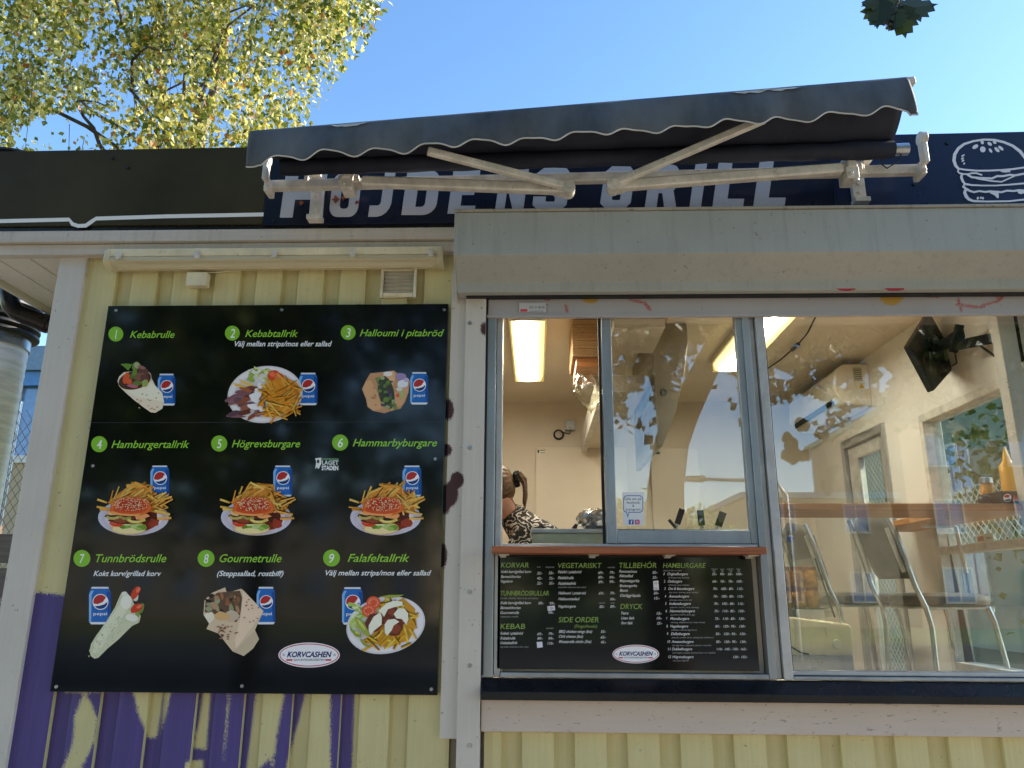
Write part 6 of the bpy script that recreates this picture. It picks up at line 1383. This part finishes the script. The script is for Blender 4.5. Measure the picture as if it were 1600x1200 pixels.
# other trees and shrubs across the street and to the sides
def round_tree(name, label, x, y, h, r, n, size, mat, group=None, z0=None):
    t = thing(name, label, 'tree', (x, y, 0), group); g = G(); g.tube([(x, y, -.1), (x+.1, y, h*.3), (x, y+.1, h*.6), (x+.1, y, h*.9)], [r*.07, r*.055, r*.035, .02], 10)
    cs = []
    for i in range(14):
        a_ = rf.uniform(0, 6.28); q = rf.uniform(.3, .85); zz_ = rf.uniform(h*.35, h*.95); c = Vector((x+r*q*math.cos(a_), y+r*q*math.sin(a_), zz_)); cs.append(c); s_ = Vector((x, y, zz_*.7)); g.tube([s_, s_.lerp(c, .6)+Vector((0, 0, .1)), c], [r*.02, r*.014, .01], 6)
    g.build('trunk', 'bark', t, smooth=True); gl = G()
    for i in range(n):
        c = rf.choice(cs); leaf_cloud(gl, [c+Vector((rf.gauss(0, r*.2), rf.gauss(0, r*.2), rf.gauss(0, h*.09)))], size, .8, .4)
    gl.build('crown', mat, t); return t
round_tree('linden_tree', 'leafy linden tree in front of the kiosk, left of the maple', -4.2, -8.5, 7.5, 3.0, 7000, .22, 'bush_leaf')
round_tree('linden_tree', 'second leafy linden tree farther left across the path', -9.5, -12, 8, 3.2, 5000, .26, 'bush_leaf')
round_tree('street_tree', 'small round street tree beyond the road behind the lamp post', 5.0, -27, 4.6, 2.6, 3000, .3, 'bush_leaf')
round_tree('street_tree', 'second small round street tree beyond the road, farther left', .5, -29, 4.8, 2.6, 3000, .3, 'bush_leaf')
round_tree('alder_tree', 'sunlit green tree beyond the side door of the kiosk', 8.5, 6.5, 5.5, 2.6, 9000, .12, 'bush_leaf')
# street lamp across the street
lp = mirror(1076, 752, 14); ps = mirror(1120, 752, 14)
sl_ = thing('street_lamp', 'street lamp with a flat head on a long arm by the road', 'street lamp', (ps.x+1.5, lp.y, 0))
g = G(); g.tube([(ps.x+1.5, lp.y, 0), (ps.x+1.5, lp.y, lp.z-.3), (ps.x+1.3, lp.y, lp.z), (lp.x+.3, lp.y, lp.z+.05)], [.07, .06, .05, .035], 10); g.build('pole', 'steel', sl_, smooth=True)
g = G(); g.prism([(lp.x-.35, lp.y-.12, lp.z+.04), (lp.x+.35, lp.y-.16, lp.z-.02), (lp.x+.35, lp.y-.16, lp.z+.12), (lp.x-.35, lp.y-.12, lp.z+.08)], (0, .3, 0)); g.build('lamp_head', 'steel', sl_, bevel=.01)
# houses across the street, sunlit, mirrored in the big window
def house(name, label, x0, x1, y0, y1, h, wall, cols_, rows_, win=(1.1, 1.4), roof='slate', z0=1.0, eave=.3):
    t = thing(name, label, 'building', ((x0+x1)/2, y0, 0)); G().box((x0, y1, 0), (x1, y0, h)).build('wall', wall, t); G().box((x0-eave, y1-eave, h+.002), (x1+eave, y0+eave, h+.25)).build('roof', roof, t)
    for j in range(rows_):
        for i in range(cols_):
            cx = x0+(x1-x0)*(i+.5)/cols_; z = z0+j*2.9
            g = G(); w2, h2 = win; f_ = .08
            for a_, b_ in (((cx-w2/2, y0+.001, z), (cx-w2/2+f_, y0+.06, z+h2)), ((cx+w2/2-f_, y0+.001, z), (cx+w2/2, y0+.06, z+h2)), ((cx-w2/2+f_, y0+.001, z), (cx+w2/2-f_, y0+.06, z+f_)), ((cx-w2/2+f_, y0+.001, z+h2-f_), (cx+w2/2-f_, y0+.06, z+h2)), ((cx-.03, y0+.001, z+f_), (cx+.03, y0+.05, z+h2-f_))): g.box(a_, b_)
            fr_ = g.build('window', 'white_metal', t); G().box((cx-w2/2+f_, y0+.002, z+f_), (cx+w2/2-f_, y0+.02, z+h2-f_)).build('pane', 'office_glass', fr_)
    return t
M['tan_wall'] = simple('orange_tan_render', (172, 132, 98), .85, var=.1, scale=1.2); M['copper'] = simple('green_copper_roof', (96, 150, 120), .6, .2, var=.2)
house('low_house', 'low beige house with white windows across the street', 9.2, 15.5, -31, -40, 5.4, 'beige_wall', 2, 2, (1.1, 1.3))
house('apartment_house', 'taller orange tan house with green roof across the street', 16.2, 30, -31, -42, 9.5, 'tan_wall', 4, 3, (1.3, 1.5), 'copper')
house('long_house', 'long grey beige house across the street at left', -26, -5, -34, -44, 5.6, 'beige_wall', 10, 2)

M['green_wall'] = simple('sage_green_render', (142, 152, 132), .8, var=.12, scale=1.2)
gh = thing('garden_house', 'pale green house with white windows beyond the side window of the kiosk', 'building', (16, 20, 0))
G().box((12, 8, 0), (20, 30, 6.8)).build('wall', 'green_wall', gh); G().box((11.7, 7.7, 6.802), (20.3, 30.3, 7.1)).build('roof', 'slate', gh)
for j in range(2):
    for i in range(5):
        y = 10.5+i*4.1; z = 1.2+j*2.9; g = G()
        for a_, b_ in (((11.93, y-.6, z), (11.999, y-.5, z+1.5)), ((11.93, y+.5, z), (11.999, y+.6, z+1.5)), ((11.93, y-.5, z), (11.999, y+.5, z+.1)), ((11.93, y-.5, z+1.4), (11.999, y+.5, z+1.5)), ((11.94, y-.03, z+.1), (11.999, y+.03, z+1.4))): g.box(a_, b_)
        fr_ = g.build('window', 'white_metal', gh); G().box((11.97, y-.5, z+.1), (11.998, y+.5, z+1.4)).build('pane', 'office_glass', fr_)
